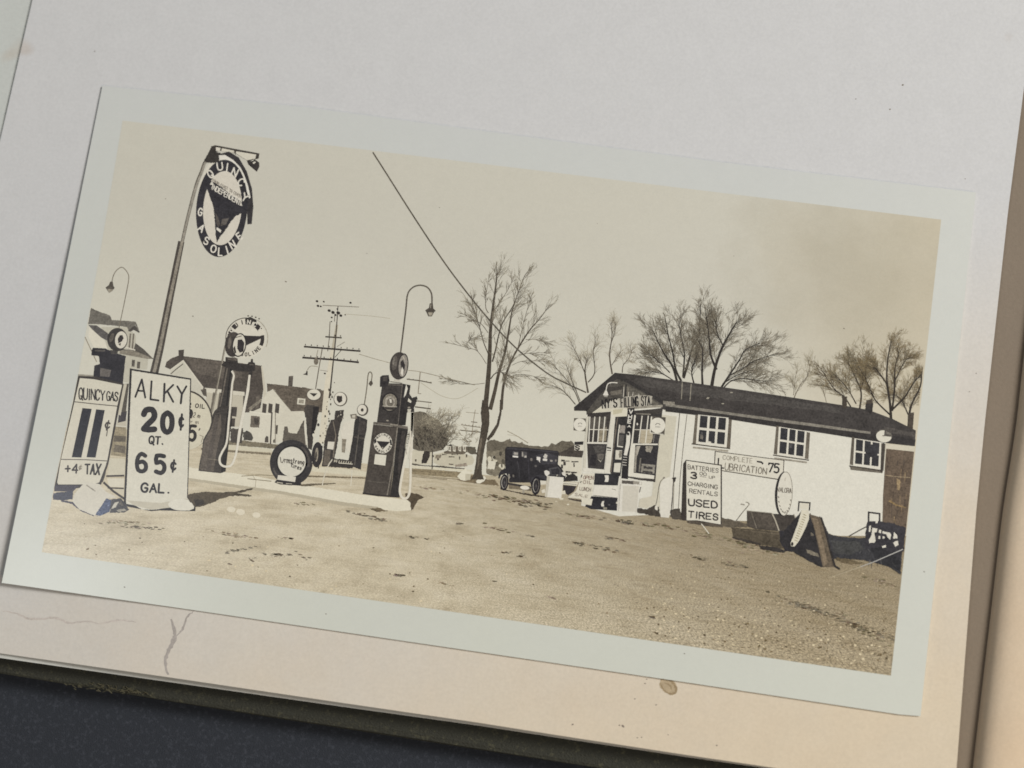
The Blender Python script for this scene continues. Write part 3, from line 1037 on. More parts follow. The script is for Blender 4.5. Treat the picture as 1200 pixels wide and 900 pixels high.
# ------------------------------------------------------------------ poles and lines
g = Ink('utility_pole', F, photo, 'telegraph pole carrying four crossarms and insulators')
POLE = (207, 198, 176)
g.l((176, 167, 146), 16, (300, 330), (276, 480), w2=22)
g.l(POLE, 20, (272, 480), (236, 720), (206, 1090), w2=46)
for k in range(26):
    t = k / 26
    x, y = 262 - 56 * t, 700 + 400 * t
    g.p((70, 64, 56), ell(x + random.uniform(-8, 22), y, random.uniform(2, 6), random.uniform(4, 10), 0, n=6))
g.l((64, 58, 52), 5, (306, 212), (298, 330), (290, 430), (272, 600), (258, 740), (250, 800), w2=11)
g.l((88, 81, 72), 4, (286, 260), (284, 310))
g.l((96, 88, 78), 5, (255, 310), (250, 420), (240, 500))
g.l((120, 111, 98), 4, (208, 206), (440, 217))
g.l((62, 56, 50), 9, (225, 407), (330, 414))
g.l((52, 47, 43), 11, (88, 470), (270, 485), (450, 499))
g.l((50, 45, 42), 12, (78, 540), (270, 553), (440, 571))
g.l((130, 121, 106), 3, (190, 620), (240, 628))
for x, y, r in ((172, 180, 9), (215, 183, 7), (178, 210, 9), (196, 213, 7), (386, 190, 8), (250, 240, 11), (274, 252, 12), (308, 255, 13), (324, 272, 10), (266, 284, 7), (264, 310, 5), (352, 267, 5), (222, 642, 7),
                (290, 268, 8), (302, 230, 6)):
    g.p((48, 43, 40), ell(x, y, r, r * .8, 20, n=9), jag=1)
for a0, a1, y0, y1, n in ((98, 440, 458, 486, 10), (90, 430, 528, 558, 9), (250, 322, 396, 402, 3)):
    for k in range(n):
        t = k / (n - 1)
        x, y = a0 + (a1 - a0) * t, y0 + (y1 - y0) * t
        g.p((74, 67, 60), ell(x, y, 3.5, 6, 0, n=7))
g.l((72, 66, 58), 4, (330, 490), (285, 540)).l((90, 82, 72), 3, (300, 470), (350, 440))
g.done()

g = Ink('utility_pole', F, photo, 'paler second telegraph pole beyond the tall pump')
g.l((132, 122, 106), 6, (832, 630), (818, 770))
g.l((92, 84, 73), 7, (745, 678), (830, 688), (905, 703))
for k in range(6):
    g.p((96, 88, 76), ell(760 + k * 28, 676 + k * 4.5, 3, 5, 0, n=6))
g.l((96, 88, 76), 6, (800, 816), (905, 828)).l((80, 72, 63), 8, (798, 855), (900, 868))
g.l((120, 110, 96), 4, (818, 770), (838, 772))
g.done()
g = Ink('utility_pole', R, photo, 'faint far telegraph pole behind the tall tree')
g.l((150, 138, 118), 6, (728, 75), (712, 170), (695, 310))
g.l((150, 140, 122), 5, (645, 98), (755, 108)).l((110, 98, 84), 7, (690, 182), (745, 188)).l((120, 108, 92), 7, (602, 208), (775, 232)).l((104, 94, 80), 9, (595, 256), (775, 274))
for k in range(6):
    g.p((130, 118, 100), ell(612 + k * 30, 202 + k * 4, 3, 5, 0, n=6))
g.done()

g = Ink('wire', F, photo, 'thin service wires sagging from the telegraph pole')
g.l((152, 143, 124), 4, (440, 518), (540, 548), (640, 575), smooth=True)
g.l((140, 130, 112), 4, (755, 622), (835, 632), (1000, 672), (1180, 716), smooth=True)
g.l((170, 161, 140), 3, (835, 700), (900, 745), (980, 790), (1080, 800), (1200, 735), smooth=True)
g.l((168, 159, 138), 3, (350, 262), (520, 275), (640, 290))
g.crop(S).l((150, 141, 122), 8, (210, 45), (300, 90), (420, 165), smooth=True).l((168, 158, 138), 4, (210, 80), (330, 100))
g.done()

# ------------------------------------------------------------------ trees
g = Ink('bush', R, photo, 'dense dark bare shrubbery behind the tall pump')
g.p((106, 99, 86), (185, 100), (240, 90), (330, 130), (400, 160), (450, 230), (470, 310), (500, 340), (480, 380), (440, 430), (330, 450), (180, 420), jag=16)
zs = zpool()
for k in range(150):
    x, y = random.uniform(190, 470), random.uniform(300, 430)
    twigs(g, [(112, 104, 90), (74, 68, 60), (62, 57, 51)], (x, y), random.uniform(-140, -45), random.uniform(60, 130), 5, 1, zs, 34, 14, 2.2)
for k in range(60):
    x, y = random.uniform(230, 520), random.uniform(130, 330)
    twigs(g, [(158, 149, 128), (120, 111, 96), (96, 88, 76)], (x, y), random.uniform(-75, -15), random.uniform(50, 110), 4, 2, zs, 30, 14, 1.8)
for k in range(16):
    x, y = random.uniform(500, 740), random.uniform(300, 400)
    twigs(g, [(150, 140, 120), (112, 103, 88)], (x, y), random.uniform(-170, -20), random.uniform(30, 70), 4, 2, zs, 34, 18, 2)
for k in range(60):
    x, y = random.gauss(300, 70), random.gauss(340, 60)
    g.p(random.choice(((60, 55, 50), (104, 97, 84), (72, 66, 58))), ell(x, y, random.uniform(5, 16), random.uniform(4, 12), random.uniform(0, 90), n=7), jag=2)
g.p((58, 53, 48), (280, 440), (325, 440), (330, 480), (300, 545), (255, 548), (265, 480), jag=3)
g.l((70, 64, 57), 9, (352, 430), (348, 600))
g.done()

g = Ink('tree', R, photo, 'tall bare tree with two leaning trunks beside the road')
TK = (72, 65, 56)
g.p(TK, (790, -10), (835, -10), (845, 60), (852, 120), (850, 210), (832, 310), (806, 430), (785, 560), (786, 640), (806, 690), (690, 690), (715, 640), (732, 540), (745, 430), (768, 310), (784, 200), (775, 100), jag=2)
g.p((104, 95, 82), (772, 330), (790, 320), (775, 440), (760, 560), (745, 600), (750, 470), jag=3)
g.p((70, 63, 55), (828, 330), (870, 270), (915, 200), (940, 100), (944, -10), (969, -10), (956, 120), (934, 220), (890, 300), (840, 352), jag=2)
g.crop(HH)
zs = zpool()
TW = [(138, 130, 112), (112, 104, 90), (90, 82, 71), (74, 67, 58)]
limbs = [(30, 3, [(243, 900), (262, 700), (270, 560), (274, 440), (285, 330), (298, 230), (311, 120), (310, 62)]),
         (6, 2.5, [(262, 575), (232, 500), (206, 400), (180, 330), (166, 262)]),
         (9, 2.5, [(285, 620), (305, 545), (322, 465), (346, 390), (402, 300), (432, 230), (470, 125), (496, 88)]),
         (24, 3, [(272, 900), (300, 790), (322, 690), (360, 560), (384, 420), (404, 312), (440, 205)]),
         (17, 3, [(338, 900), (350, 760), (385, 640), (430, 550), (500, 440), (560, 370), (612, 300)]),
         (4, 2, [(432, 548), (460, 430), (482, 340), (512, 240)]),
         (5, 2, [(262, 335), (246, 300), (248, 230), (263, 140)]),
         (3.4, 2, [(250, 632), (200, 560), (150, 540), (40, 512)]),
         (4, 2, [(260, 450), (222, 400), (180, 375), (116, 342)]),
         (4, 2, [(290, 330), (322, 280), (368, 212), (402, 148)]),
         (3, 1.8, [(360, 728), (420, 696), (500, 698), (560, 720)]),
         (3, 2, [(240, 745), (170, 752), (100, 738), (0, 720)]),
         (3, 1.8, [(440, 580), (500, 570), (600, 566)]), (3, 1.8, [(400, 640), (470, 615), (600, 618)]), (7, 3, [(275, 720), (300, 690), (335, 680), (350, 690)]),
         (3, 1.8, [(480, 490), (540, 490), (610, 510)]), (3, 1.8, [(130, 520), (160, 485), (205, 475)])]
for w, w2, pts in limbs:
    g.l(TK if w > 5 else (96, 88, 76), w, pts, w2=w2, smooth=True)
for w, w2, pts in limbs:
    sm_ = catmull(pts, 5)
    for k in range(22 if w > 5 else 9):
        i = random.randrange(len(sm_) // 3, len(sm_) - 1)
        a = math.degrees(math.atan2(sm_[i + 1][1] - sm_[i][1], sm_[i + 1][0] - sm_[i][0]))
        twigs(g, TW, sm_[i], a + random.choice((-1, 1)) * random.uniform(12, 34), random.uniform(30, 84) * (1 if w > 5 else .6), 1.9, 2, zs, 18, 6, .9, up=.22)
    (ex, ey), (fx, fy) = sm_[-2], sm_[-1]
    for k in range(3):
        twigs(g, TW, (fx, fy), math.degrees(math.atan2(fy - ey, fx - ex)) + random.uniform(-12, 12), random.uniform(16, 40), 2.0, 1, zs, 18, 6, 1.2)
g.done()


def bare_tree(label, crop, limbs, tw, nt, ln, w0, names=None, depth=2, spread=30):
    g = Ink('tree', crop, photo, label)
    zs = zpool()
    for w, w2, pts in limbs:
        sm_ = catmull(pts, 5)
        for k in range(nt):
            i = random.randrange(len(sm_) // 4, len(sm_) - 1)
            a = math.degrees(math.atan2(sm_[i + 1][1] - sm_[i][1], sm_[i + 1][0] - sm_[i][0]))
            twigs(g, tw, sm_[i], a + random.choice((-1, 1)) * random.uniform(10, 34), random.uniform(.6, 1.25) * ln, w0, depth, zs, spread, 7, w0 * .55, up=.25)
        (ex, ey), (fx, fy) = sm_[-2], sm_[-1]
        for k in range(3):
            twigs(g, tw, (fx, fy), math.degrees(math.atan2(fy - ey, fx - ex)) + random.uniform(-14, 14), ln * random.uniform(.25, .5), w0 * .8, depth - 1, zs, spread, 9, w0 * .5)
    for w, w2, pts in limbs:
        g.l(tw[-1], w * 1.4, pts, w2=w2 * 1.1, smooth=True)
    g.done()


bare_tree('small pale bare tree beside the gable', HH, [(8, 3, [(846, 802), (828, 690), (832, 640), (842, 598)]), (5, 2, [(846, 740), (885, 680), (876, 560), (892, 500)]), (4, 2, [(832, 700), (792, 600), (742, 500)]),
                                                  (4, 2, [(795, 860), (760, 780), (690, 690), (650, 650)]), (4, 2, [(772, 870), (700, 790), (640, 760)]), (3, 2, [(800, 850), (740, 700), (720, 640)])],
          [(168, 159, 138), (128, 119, 102), (78, 71, 62)], 12, 60, 1.6)
bare_tree('slender bare tree just behind the gable peak', HH, [(7, 3, [(987, 692), (972, 580), (986, 470), (980, 390)]), (3, 2, [(985, 500), (1004, 440), (1008, 400)]), (4, 2, [(1046, 684), (1052, 640), (1084, 600), (1104, 548)]),
                                                         (3, 2, [(985, 640), (1010, 600), (1040, 560)])],
          [(168, 159, 138), (130, 121, 104), (88, 80, 70)], 12, 44, 1.6)
bare_tree('broad bare tree behind the long roof', O,
          [(13, 4, [(322, 650), (290, 540), (232, 450), (190, 370), (152, 285)]), (12, 4, [(350, 640), (312, 560), (290, 440), (262, 330), (236, 192)]),
           (13, 4, [(366, 620), (402, 500), (430, 400), (468, 330), (482, 210), (486, 100)]), (9, 4, [(362, 610), (372, 450), (350, 330), (332, 235)]),
           (6, 3, [(300, 640), (220, 590), (150, 575), (95, 580)]), (6, 3, [(270, 580), (190, 500), (125, 450)])],
          [(122, 114, 98), (96, 88, 76), (74, 68, 59), (50, 46, 42)], 25, 80, 1.9, depth=3, spread=22)
bare_tree('wide-spreading bare tree leaning over the long roof', O,
          [(18, 5, [(562, 690), (590, 540), (640, 400), (700, 290), (742, 222)]), (12, 4, [(500, 672), (496, 560), (500, 420), (470, 360)]),
           (13, 4, [(598, 560), (556, 450), (546, 330), (520, 150)]), (11, 4, [(632, 685), (700, 580), (760, 490), (802, 420), (902, 372)]),
           (7, 3, [(650, 685), (700, 640), (780, 622), (860, 630), (944, 642)]), (6, 3, [(690, 600), (800, 540), (860, 500), (1000, 450)]),
           (7, 3, [(650, 400), (610, 320), (590, 220)]), (8, 3, [(440, 660), (424, 560), (470, 440)]), (6, 3, [(640, 660), (740, 600), (860, 560)])],
          [(122, 114, 98), (96, 88, 76), (74, 68, 59), (50, 46, 42)], 26, 86, 1.9, depth=3, spread=22)
bare_tree('faint low bare tree over the roof ridge', Q, [(5, 2, [(60, 525), (100, 440), (152, 370)]), (3, 2, [(60, 500), (70, 400), (80, 340)]), (3, 2, [(290, 550), (270, 470), (240, 430)]), (3, 2, [(110, 440), (160, 360), (175, 290)])],
          [(168, 159, 137), (138, 129, 110), (112, 103, 88)], 10, 60, 2.0)
bare_tree('bare tree with many upright limbs behind the chimneys', Q,
          [(7, 3, [(462, 580), (415, 510), (342, 450), (262, 330)]), (10, 4, [(522, 610), (535, 480), (492, 370), (440, 262)]), (8, 3, [(532, 460), (562, 360), (582, 232)]), (6, 3, [(500, 560), (430, 440), (340, 350)]),
           (6, 3, [(600, 470), (560, 380), (490, 240)])],
          [(128, 116, 92), (100, 90, 73), (78, 70, 58), (56, 50, 43)], 25, 74, 1.9, depth=3, spread=22)
bare_tree('dark bare tree at the end of the roof', Q,
          [(15, 5, [(746, 690), (738, 560), (716, 400), (722, 250), (746, 120)]), (11, 4, [(752, 610), (770, 450), (772, 320), (802, 190)]), (10, 5, [(752, 602), (842, 510), (905, 410), (966, 345)]),
           (8, 4, [(742, 640), (640, 540), (600, 460), (552, 350)]), (13, 5, [(868, 720), (884, 580), (950, 440), (962, 340)]), (7, 3, [(868, 640), (820, 540), (780, 500)]), (6, 3, [(720, 430), (660, 340), (620, 300)]),
           (6, 3, [(770, 400), (830, 280), (860, 240)])],
          [(126, 112, 86), (98, 87, 69), (76, 67, 55), (50, 45, 40)], 25, 72, 1.9, depth=3, spread=22)

# ------------------------------------------------------------------ the wire, the pump island and the pumps
g = Ink('overhead_wire', PX, photo, 'dark cable slanting down across the sky to the gable')
g.l((84, 78, 68), 1.5, (437, 178.5), (452, 202), (485, 254), (520, 306.5), (550, 346.5), (578, 380), (606, 409), (640, 436.5), (663, 449), (687, 460), smooth=True).done()

g = Ink('concrete_island', PX, photo, 'whitewashed kerb island under the pumps')
g.p((204, 196, 172), (366, 546.5), (400, 549), (432, 553), (430, 558.5), (400, 556), (364, 552), jag=.3)
g.p((120, 108, 88), (360, 557), (430, 559.5), (430, 561), (360, 559), jag=.3)
g.p((214, 206, 184), (221, 547.5), (258, 552.5), (300, 558), (340, 566), (423, 579.5), (484, 586.5), (482, 598), (465, 599), (443, 596.8), (400, 591.5), (332, 579), (280, 571.5), (221, 562.5), jag=.35)
g.p((178, 168, 145), (221, 560), (280, 568.5), (332, 576), (400, 588), (443, 594), (443, 597), (400, 592), (332, 579.4), (280, 572), (221, 563), jag=.3)
g.l((172, 162, 140), .8, (296, 557), (300, 563), (299, 572))
g.p((110, 98, 78), (432, 596), (444, 595), (455, 599), (442, 600), jag=.5)
g.p((86, 76, 62), (484, 586), (487, 578), (492, 580), (497, 583), (490, 586), (484, 597), (482, 598), jag=.3)
g.l((140, 128, 104), .9, (283, 558), (305, 556.5), (330, 558)).l((130, 118, 95), .9, (290, 561), (318, 564))
g.done()

# round motor oil sign and price boards
g = Ink('oil_sign', E, photo, 'round white oil sign half hidden by the tall price board')
g.p((64, 58, 52), ell(96, 180, 180, 198, -6))
g.p((203, 195, 172), ell(92, 186, 176, 194, -6))
osg = g.done()
g = Ink('lettering', D, osg)
g.t((58, 53, 49), 'R OIL', 6, (125, 732), (243, 746), (240, 772), (122, 762), gap=.35)
g.p((52, 48, 45), (130, 775), (150, 780), (158, 805), (150, 840), (128, 850), jag=3)
g.t((90, 82, 72), '2 m', 5, (165, 800), (215, 812), (205, 840), (158, 830), jit=.06).t((90, 82, 72), 'r m', 4, (140, 850), (200, 856), (195, 880), (140, 876), jit=.06)
g.crop(E)
g.t((48, 44, 42), '5', 22, (124, 222), (168, 222), (160, 318), (118, 312), jit=0).t((70, 63, 58), "'", 9, (180, 238), (205, 240), (200, 275), (175, 275), jit=0)
g.l((120, 110, 96), 4, (200, 330), (215, 290), (190, 280))
g.done()

g = Ink('street_lamp', B, photo, 'gooseneck street lamp above the far house roof')
g.l((120, 112, 98), 6, (597, 505), (613, 430), (640, 300), (665, 165), (655, 115), (620, 80), (585, 96), (560, 132), (546, 184), smooth=True)
lp = g.done()
Ink('lamp_shade', B, lp).p((88, 82, 74), (535, 180), (553, 180), (558, 212), (567, 224), (546, 250), (527, 260), (512, 238), (502, 222), (526, 204)).p((150, 142, 126), (515, 232), (556, 234), (545, 250), (527, 258)).done()

# tall pole with the oval gasoline sign
g = Ink('gasoline_sign', T, photo, 'oval gasoline sign hanging from a tall bent pole')
g.l((92, 86, 76), 24, (200, 82), (130, 150), (100, 225), (60, 330), (0, 560), (-45, 760), smooth=True)
g.l((150, 143, 130), 15, (198, 88), (133, 152), (104, 226), (62, 332), (1, 560), (-44, 760), smooth=True)
g.crop(A)
g.l((74, 68, 62), 30, (690, 772), (640, 1020), (590, 1270), (562, 1390), w2=40)
g.l((140, 132, 118), 13, (694, 772), (641, 1020), (590, 1270), (562, 1390), w2=16)
g.crop(T)
g.p((58, 54, 50), (120, 140), (170, 50), (190, 75), (240, 90), (222, 160), (150, 160), (130, 155), jag=2)
pole_sign = g.done()
g = Ink('sign_arm', T, pole_sign, 'white-edged lamp arm across the top of the sign')
g.p((62, 57, 52), (168, 42), (200, 32), (522, 92), (516, 130), (490, 135), (440, 150), (345, 92), (240, 74), (180, 84))
g.p((208, 201, 184), (205, 46), (240, 52), (232, 76), (206, 72)).p((203, 196, 178), (250, 54), (340, 72), (336, 88), (244, 74)).p((206, 199, 181), (352, 76), (498, 100), (492, 130), (430, 142), (350, 92))
g.l((66, 60, 55), 7, (340, 70), (350, 100))
g.p((50, 46, 44), (430, 145), (470, 148), (490, 136), (520, 158), (522, 188), (503, 226), (488, 214), (460, 190), (440, 172)).p((206, 199, 182), (472, 158), (490, 150), (496, 158), (478, 170))
g.done()
g = Ink('sign_face', T, pole_sign)
g.p((54, 51, 51), (222, 98), (300, 78), (372, 122), (430, 222), (468, 350), (478, 480), (466, 606), (434, 608), (430, 400), (330, 160))
g.p((216, 210, 196), (226, 106), (272, 103), (332, 140), (384, 194), (412, 250), (440, 330), (458, 414), (446, 420), (424, 350), (392, 270), (340, 200), (280, 150), (232, 138))
g.p((208, 201, 184), (186, 160), (150, 172), (118, 225), (92, 300), (74, 390), (110, 400), (190, 200))
g.p((50, 48, 50), ell(248, 492, 186, 355, 4.5, n=64))
g.p((206, 198, 182), ell(253, 490, 140, 270, 4.5, n=56))
g.p((50, 48, 50), (122, 300), (168, 290), (205, 310), (385, 440), (402, 470), (432, 505), (415, 527), (385, 530), (345, 552), (312, 590), (290, 630), (262, 668), (242, 690), (212, 740), (203, 690), (198, 590), (186, 480), (150, 375), jag=2.5)
g.p((88, 82, 76), (200, 520), (222, 560), (238, 610), (222, 630), (208, 600)).p((96, 90, 84), (250, 570), (300, 562), (280, 610), (240, 620))
g.p((212, 205, 190), (212, 628), (244, 650), (240, 670), (208, 646)).p((206, 199, 184), (178, 292), (160, 318), (190, 326)).p((206, 199, 184), (386, 440), (398, 474), (378, 470))
face = g.done()
g = Ink('lettering', T, face)
WT = (216, 209, 194)
for ch, x, y, w, h, r in (('Q', 165, 242, 32, 58, -32), ('U', 234, 186, 36, 52, -8), ('I', 287, 194, 20, 56, 8), ('N', 342, 230, 36, 56, 24), ('C', 390, 302, 36, 52, 40), ('Y', 417, 412, 40, 52, 30),
                          ('G', 92, 518, 26, 50, 8), ('A', 100, 636, 34, 50, 34), ('S', 137, 728, 32, 50, 24), ('O', 188, 786, 36, 52, 12), ('L', 240, 808, 30, 54, 4), ('I', 286, 794, 16, 54, -16),
                          ('N', 326, 756, 32, 54, -28), ('E', 376, 694, 28, 50, -36)):
    g.glyph(WT, ch, 10, x, y, w, h, r)
g.t(WT, 'INDEPENDENT', 6, (182, 316), (386, 434), (378, 468), (170, 348), jit=.02)
g.t((110, 102, 92), 'FROM COAST TO COAST', 3, (184, 278), (392, 396), (388, 418), (182, 298), jit=.08)
g.done()

# the half-hidden pump at the edge and the two boards
g = Ink('gas_pump', B, photo, 'dark gas pump cut by the picture edge behind the price board')
g.p((48, 46, 48), (404, 662), (415, 645), (500, 650), (520, 660), (600, 690), (646, 704), (640, 740), (624, 896), (416, 852), (424, 770), (462, 760), (455, 704), (404, 698), jag=1.5)
g.p((104, 98, 92), (466, 786), (542, 802), (530, 850), (462, 846)).p((88, 83, 78), (425, 660), (500, 660), (498, 672), (430, 672)).p((74, 70, 66), (535, 660), (590, 668), (585, 690), (540, 690))
gp_ = g.done()
Ink('globe', B, gp_).e((58, 55, 52), 586, 588, 72, 82).e((96, 90, 82), 545, 575, 14, 34, 20).e((208, 201, 184), 611, 590, 42, 60, 6).p((52, 48, 47), (588, 590), (600, 560), (622, 558), (630, 580), (612, 604), (590, 612), jag=3).p((80, 74, 68), (590, 618), (612, 612), (606, 632), jag=2).done()

g = Ink('ladder', C, photo, 'dark ladder-like stand leaning between the two price boards')
g.p((198, 190, 168), (415, 505), (505, 510), (503, 600), (410, 600)).p((206, 198, 177), (405, 618), (500, 618), (498, 668), (415, 664)).p((196, 187, 164), (440, 680), (500, 676), (500, 715))
g.p((150, 138, 114), (445, 330), (512, 335), (508, 500), (425, 490)).p((96, 88, 76), (445, 380), (510, 385), (508, 415), (440, 415)).p((110, 101, 87), (448, 430), (508, 440), (505, 480), (440, 470)).p((188, 180, 160), (470, 280), (515, 285), (512, 330), (455, 325))
g.l((60, 54, 50), 10, (400, 606), (500, 603)).l((66, 60, 54), 8, (408, 671), (498, 674)).l((58, 53, 49), 12, (385, 640), (440, 690), (505, 735)).p((64, 60, 60), (470, 250), (515, 245), (508, 300), (465, 310))
g.p((84, 78, 70), (492, 95), (526, 92), (510, 250), (470, 250)).p((190, 182, 162), (498, 95), (515, 95), (480, 270), (462, 262))
g.done()

g = Ink('price_board', C, photo, 'leaning white price board showing gas at eleven cents plus tax')
g.p((62, 57, 53), (245, 45), (330, 50), (495, 92), (496, 104), (412, 540), (372, 652), (330, 662), (112, 688), (112, 668), (215, 200))
g.p((205, 198, 179), (254, 62), (330, 68), (488, 100), (462, 214), (404, 530), (362, 640), (330, 652), (134, 652), (128, 640), (148, 518), (224, 195))
g.p((150, 143, 128), (245, 40), (330, 46), (330, 53), (244, 50))
g.l((86, 80, 72), 5, (222, 193), (340, 206), (464, 218)).l((96, 89, 80), 5, (150, 513), (290, 515), (408, 522))
g.l((74, 68, 62), 6, (404, 530), (392, 600), (378, 640))
g.p((70, 66, 72), (115, 655), (250, 658), (215, 692), (112, 690))
pb = g.done()
g = Ink('lettering', C, pb)
g.t((56, 52, 50), 'QUINCY', 7, (250, 116), (392, 132), (390, 184), (248, 178), gap=.22).t((60, 56, 53), 'GAS', 7, (405, 136), (468, 142), (462, 188), (402, 184), gap=.22)
g.p((46, 45, 48), (268, 228), (320, 233), (262, 503), (209, 501)).p((46, 45, 48), (344, 235), (392, 240), (341, 503), (291, 501))
g.t((66, 61, 57), '¢', 8, (398, 298), (424, 298), (416, 350), (392, 350), jit=0).l((96, 90, 82), 5, (408, 345), (402, 385))
g.t((64, 59, 56), '+4', 9, (172, 545), (245, 540), (240, 588), (172, 586)).t((130, 122, 108), '¢', 5, (250, 545), (268, 545), (262, 572), (246, 572)).t((58, 54, 51), 'TAX', 10, (284, 542), (372, 540), (362, 598), (284, 592))
g.done()

g = Ink('price_board', C, photo, 'upright white price board lettered alky with prices per quart and gallon')
g.p((46, 43, 42), (532, 8), (872, 64), (872, 80), (853, 735), (897, 765), (895, 800), (840, 800), (700, 796), (650, 800), (520, 775), (498, 752))
g.p((208, 202, 184), (543, 20), (866, 72), (849, 726), (876, 732), (891, 758), (886, 786), (862, 797), (820, 797), (780, 786), (760, 779), (720, 780), (690, 790), (650, 793), (600, 791), (560, 768), (512, 760), (510, 745), jag=1)
g.p((190, 182, 162), (512, 740), (700, 755), (850, 730), (880, 770), (850, 797), (760, 780), (650, 793), (560, 770))
g.p((213, 207, 190), ell(815, 765, 70, 32, 2))
ab = g.done()
g = Ink('lettering', C, ab)
IK = (48, 45, 45)
for wd, pts in ((11, [(562, 166), (598, 70), (617, 170)]), (10, [(577, 132), (611, 134)]), (11, [(652, 80), (646, 180), (690, 186)]), (12, [(724, 94), (720, 192)]), (11, [(772, 100), (726, 146)]), (11, [(742, 138), (772, 194)]),
                (11, [(795, 108), (820, 152), (845, 108)]), (12, [(820, 152), (814, 202)])):
    g.brush(IK, wd, pts, Pool(31))
g.t(IK, '2', 30, (608, 236), (676, 238), (668, 346), (606, 344), jit=0).t(IK, '0', 30, (714, 254), (768, 256), (764, 364), (712, 362), jit=0)
g.t(IK, '¢', 11, (805, 262), (830, 264), (828, 350), (804, 348), jit=0)
g.t(IK, 'QT.', 9, (640, 384), (722, 390), (718, 430), (638, 426))
g.t(IK, '6', 23, (572, 480), (622, 484), (622, 582), (570, 576), jit=0).t(IK, '5', 23, (676, 492), (726, 496), (724, 590), (674, 588), jit=0)
g.t(IK, '¢', 11, (760, 516), (788, 518), (786, 584), (758, 582), jit=0)
g.t(IK, 'GAL.', 11, (598, 646), (756, 654), (752, 700), (596, 692), gap=.4)
g.done()

g = Ink('block', C, photo, 'tilted whitewashed block with a bluish shadowed side at the board foot')
g.p((70, 70, 78), (108, 700), (216, 688), (214, 735), (160, 740), (104, 738), jag=2)
g.p((76, 72, 80), (150, 738), (230, 750), (275, 790), (340, 822), (330, 828), (260, 800), (210, 760), (150, 748), jag=2)
g.p((202, 195, 178), (282, 638), (362, 650), (395, 690), (462, 726), (400, 732), (346, 820), (335, 825), (250, 790), (213, 745), (225, 702), jag=1.5)
g.l((150, 142, 128), 7, (290, 655), (340, 690))
g.p((80, 86, 104), (338, 822), (400, 730), (428, 736), (432, 770), (415, 806), (362, 826), jag=2)
for k in range(26):
    t, s = random.random(), random.random()
    x, y = 350 + 70 * t, 810 - 66 * t + 40 * s * (1 - abs(t - .5))
    g.p(random.choice(((124, 130, 146), (62, 68, 86), (94, 102, 124))), ell(x, y, random.uniform(2, 7), random.uniform(2, 5), 0, n=6), jag=1)
g.p((72, 70, 70), (428, 736), (482, 728), (508, 760), (528, 792), (500, 808), (420, 810), jag=3)
g.p((190, 184, 168), (425, 788), (448, 752), (470, 748), (452, 780), jag=2).p((150, 144, 130), (455, 795), (500, 786), (515, 796), (470, 806), jag=2).p((100, 94, 86), (480, 740), (500, 770), (470, 765), jag=2)
g.done()
g = Ink('board_shadow', E, photo, 'dark shadow of the price board on the gravel')
g.p((84, 75, 62), (110, 672), (205, 655), (330, 658), (420, 655), (520, 632), (545, 632), (535, 642), (440, 664), (530, 676), (535, 684), (400, 682), (330, 700), (280, 725), (200, 752), (160, 752), (112, 700), jag=3)
g.p((60, 54, 48), (150, 705), (215, 705), (225, 735), (170, 752)).p((206, 196, 172), ell(425, 684, 8, 5, 0, n=8))
g.done()

# second pump: tapered skirt, clock-face globe, the round sign behind it
g = Ink('round_sign', D, photo, 'round brand sign on a grey post behind the tapered pump')
g.l((112, 105, 93), 12, (384, 330), (340, 560), (290, 795), w2=14)
g.l((168, 160, 143), 4, (386, 330), (342, 560), (292, 795))
g.p((208, 201, 183), ell(530, 278, 138, 138, 0, n=56))
g.ring((86, 80, 72), 6, 530, 278, 142, 142, 0, 150, 300).ring((160, 151, 133), 5, 535, 278, 148, 148, 0, 300, 385)
for a0, a1 in ((196, 214), (218, 232), (268, 292), (300, 330)):
    g.ring((52, 48, 46), 34, 530, 278, 114, 114, 0, a0, a1)
g.ring((52, 48, 46), 26, 530, 278, 116, 116, 0, -10, 26)
g.p((50, 46, 44), (420, 240), (530, 260), (652, 264), (640, 278), (560, 316), (530, 330), (480, 320))
g.p((56, 52, 48), (524, 140), (560, 128), (604, 150), (604, 168), (560, 158), (524, 156))
for x, y in ((545, 121), (572, 124), (598, 131), (622, 141)):
    g.e((70, 64, 58), x, y, 6, 5)
rs = g.done()
g = Ink('lettering', D, rs)
for k, ch in enumerate('QUINCY'):
    a = math.radians(208 + k * 24)
    x, y = 530 + 115 * math.cos(a), 278 + 115 * math.sin(a)
    g.glyph((60, 55, 52) if k in (1, 2) else (212, 205, 188), ch, 7, x, y, 20, 26, 208 + k * 24 + 90)
for k, ch in enumerate('GASOLINE'[::-1]):
    a = math.radians(38 + k * 13)
    g.glyph((64, 58, 54), ch, 6, 530 + 114 * math.cos(a), 278 + 114 * math.sin(a), 14, 24, 38 + k * 13 - 90)
g.done()

g = Ink('gas_pump', D, photo, 'gas pump with a flared skirt and a side arm carrying pale hoses')
g.p((58, 54, 50), (386, 410), (470, 420), (476, 482), (440, 492), (425, 600), (405, 800), (325, 800), (352, 680), (366, 600), (385, 482))
g.l((104, 96, 86), 10, (398, 490), (372, 640), (340, 790)).l((36, 34, 33), 10, (425, 490), (405, 640), (392, 790))
g.crop(E)
g.p((66, 61, 56), (292, 118), (318, 95), (382, 88), (405, 108), (404, 180), (392, 262), (362, 520), (330, 532), (184, 516), (194, 450), (206, 395), (215, 310), (256, 240), (274, 180), (276, 150), jag=1)
g.p((96, 88, 79), (296, 140), (330, 130), (335, 250), (300, 400), (285, 520), (192, 512), (206, 400), (222, 318), (268, 235))
g.p((84, 77, 70), (300, 150), (322, 145), (280, 390), (262, 515), (235, 512), (250, 380))
g.p((44, 41, 39), (372, 110), (404, 110), (404, 190), (392, 262), (362, 520), (332, 530))
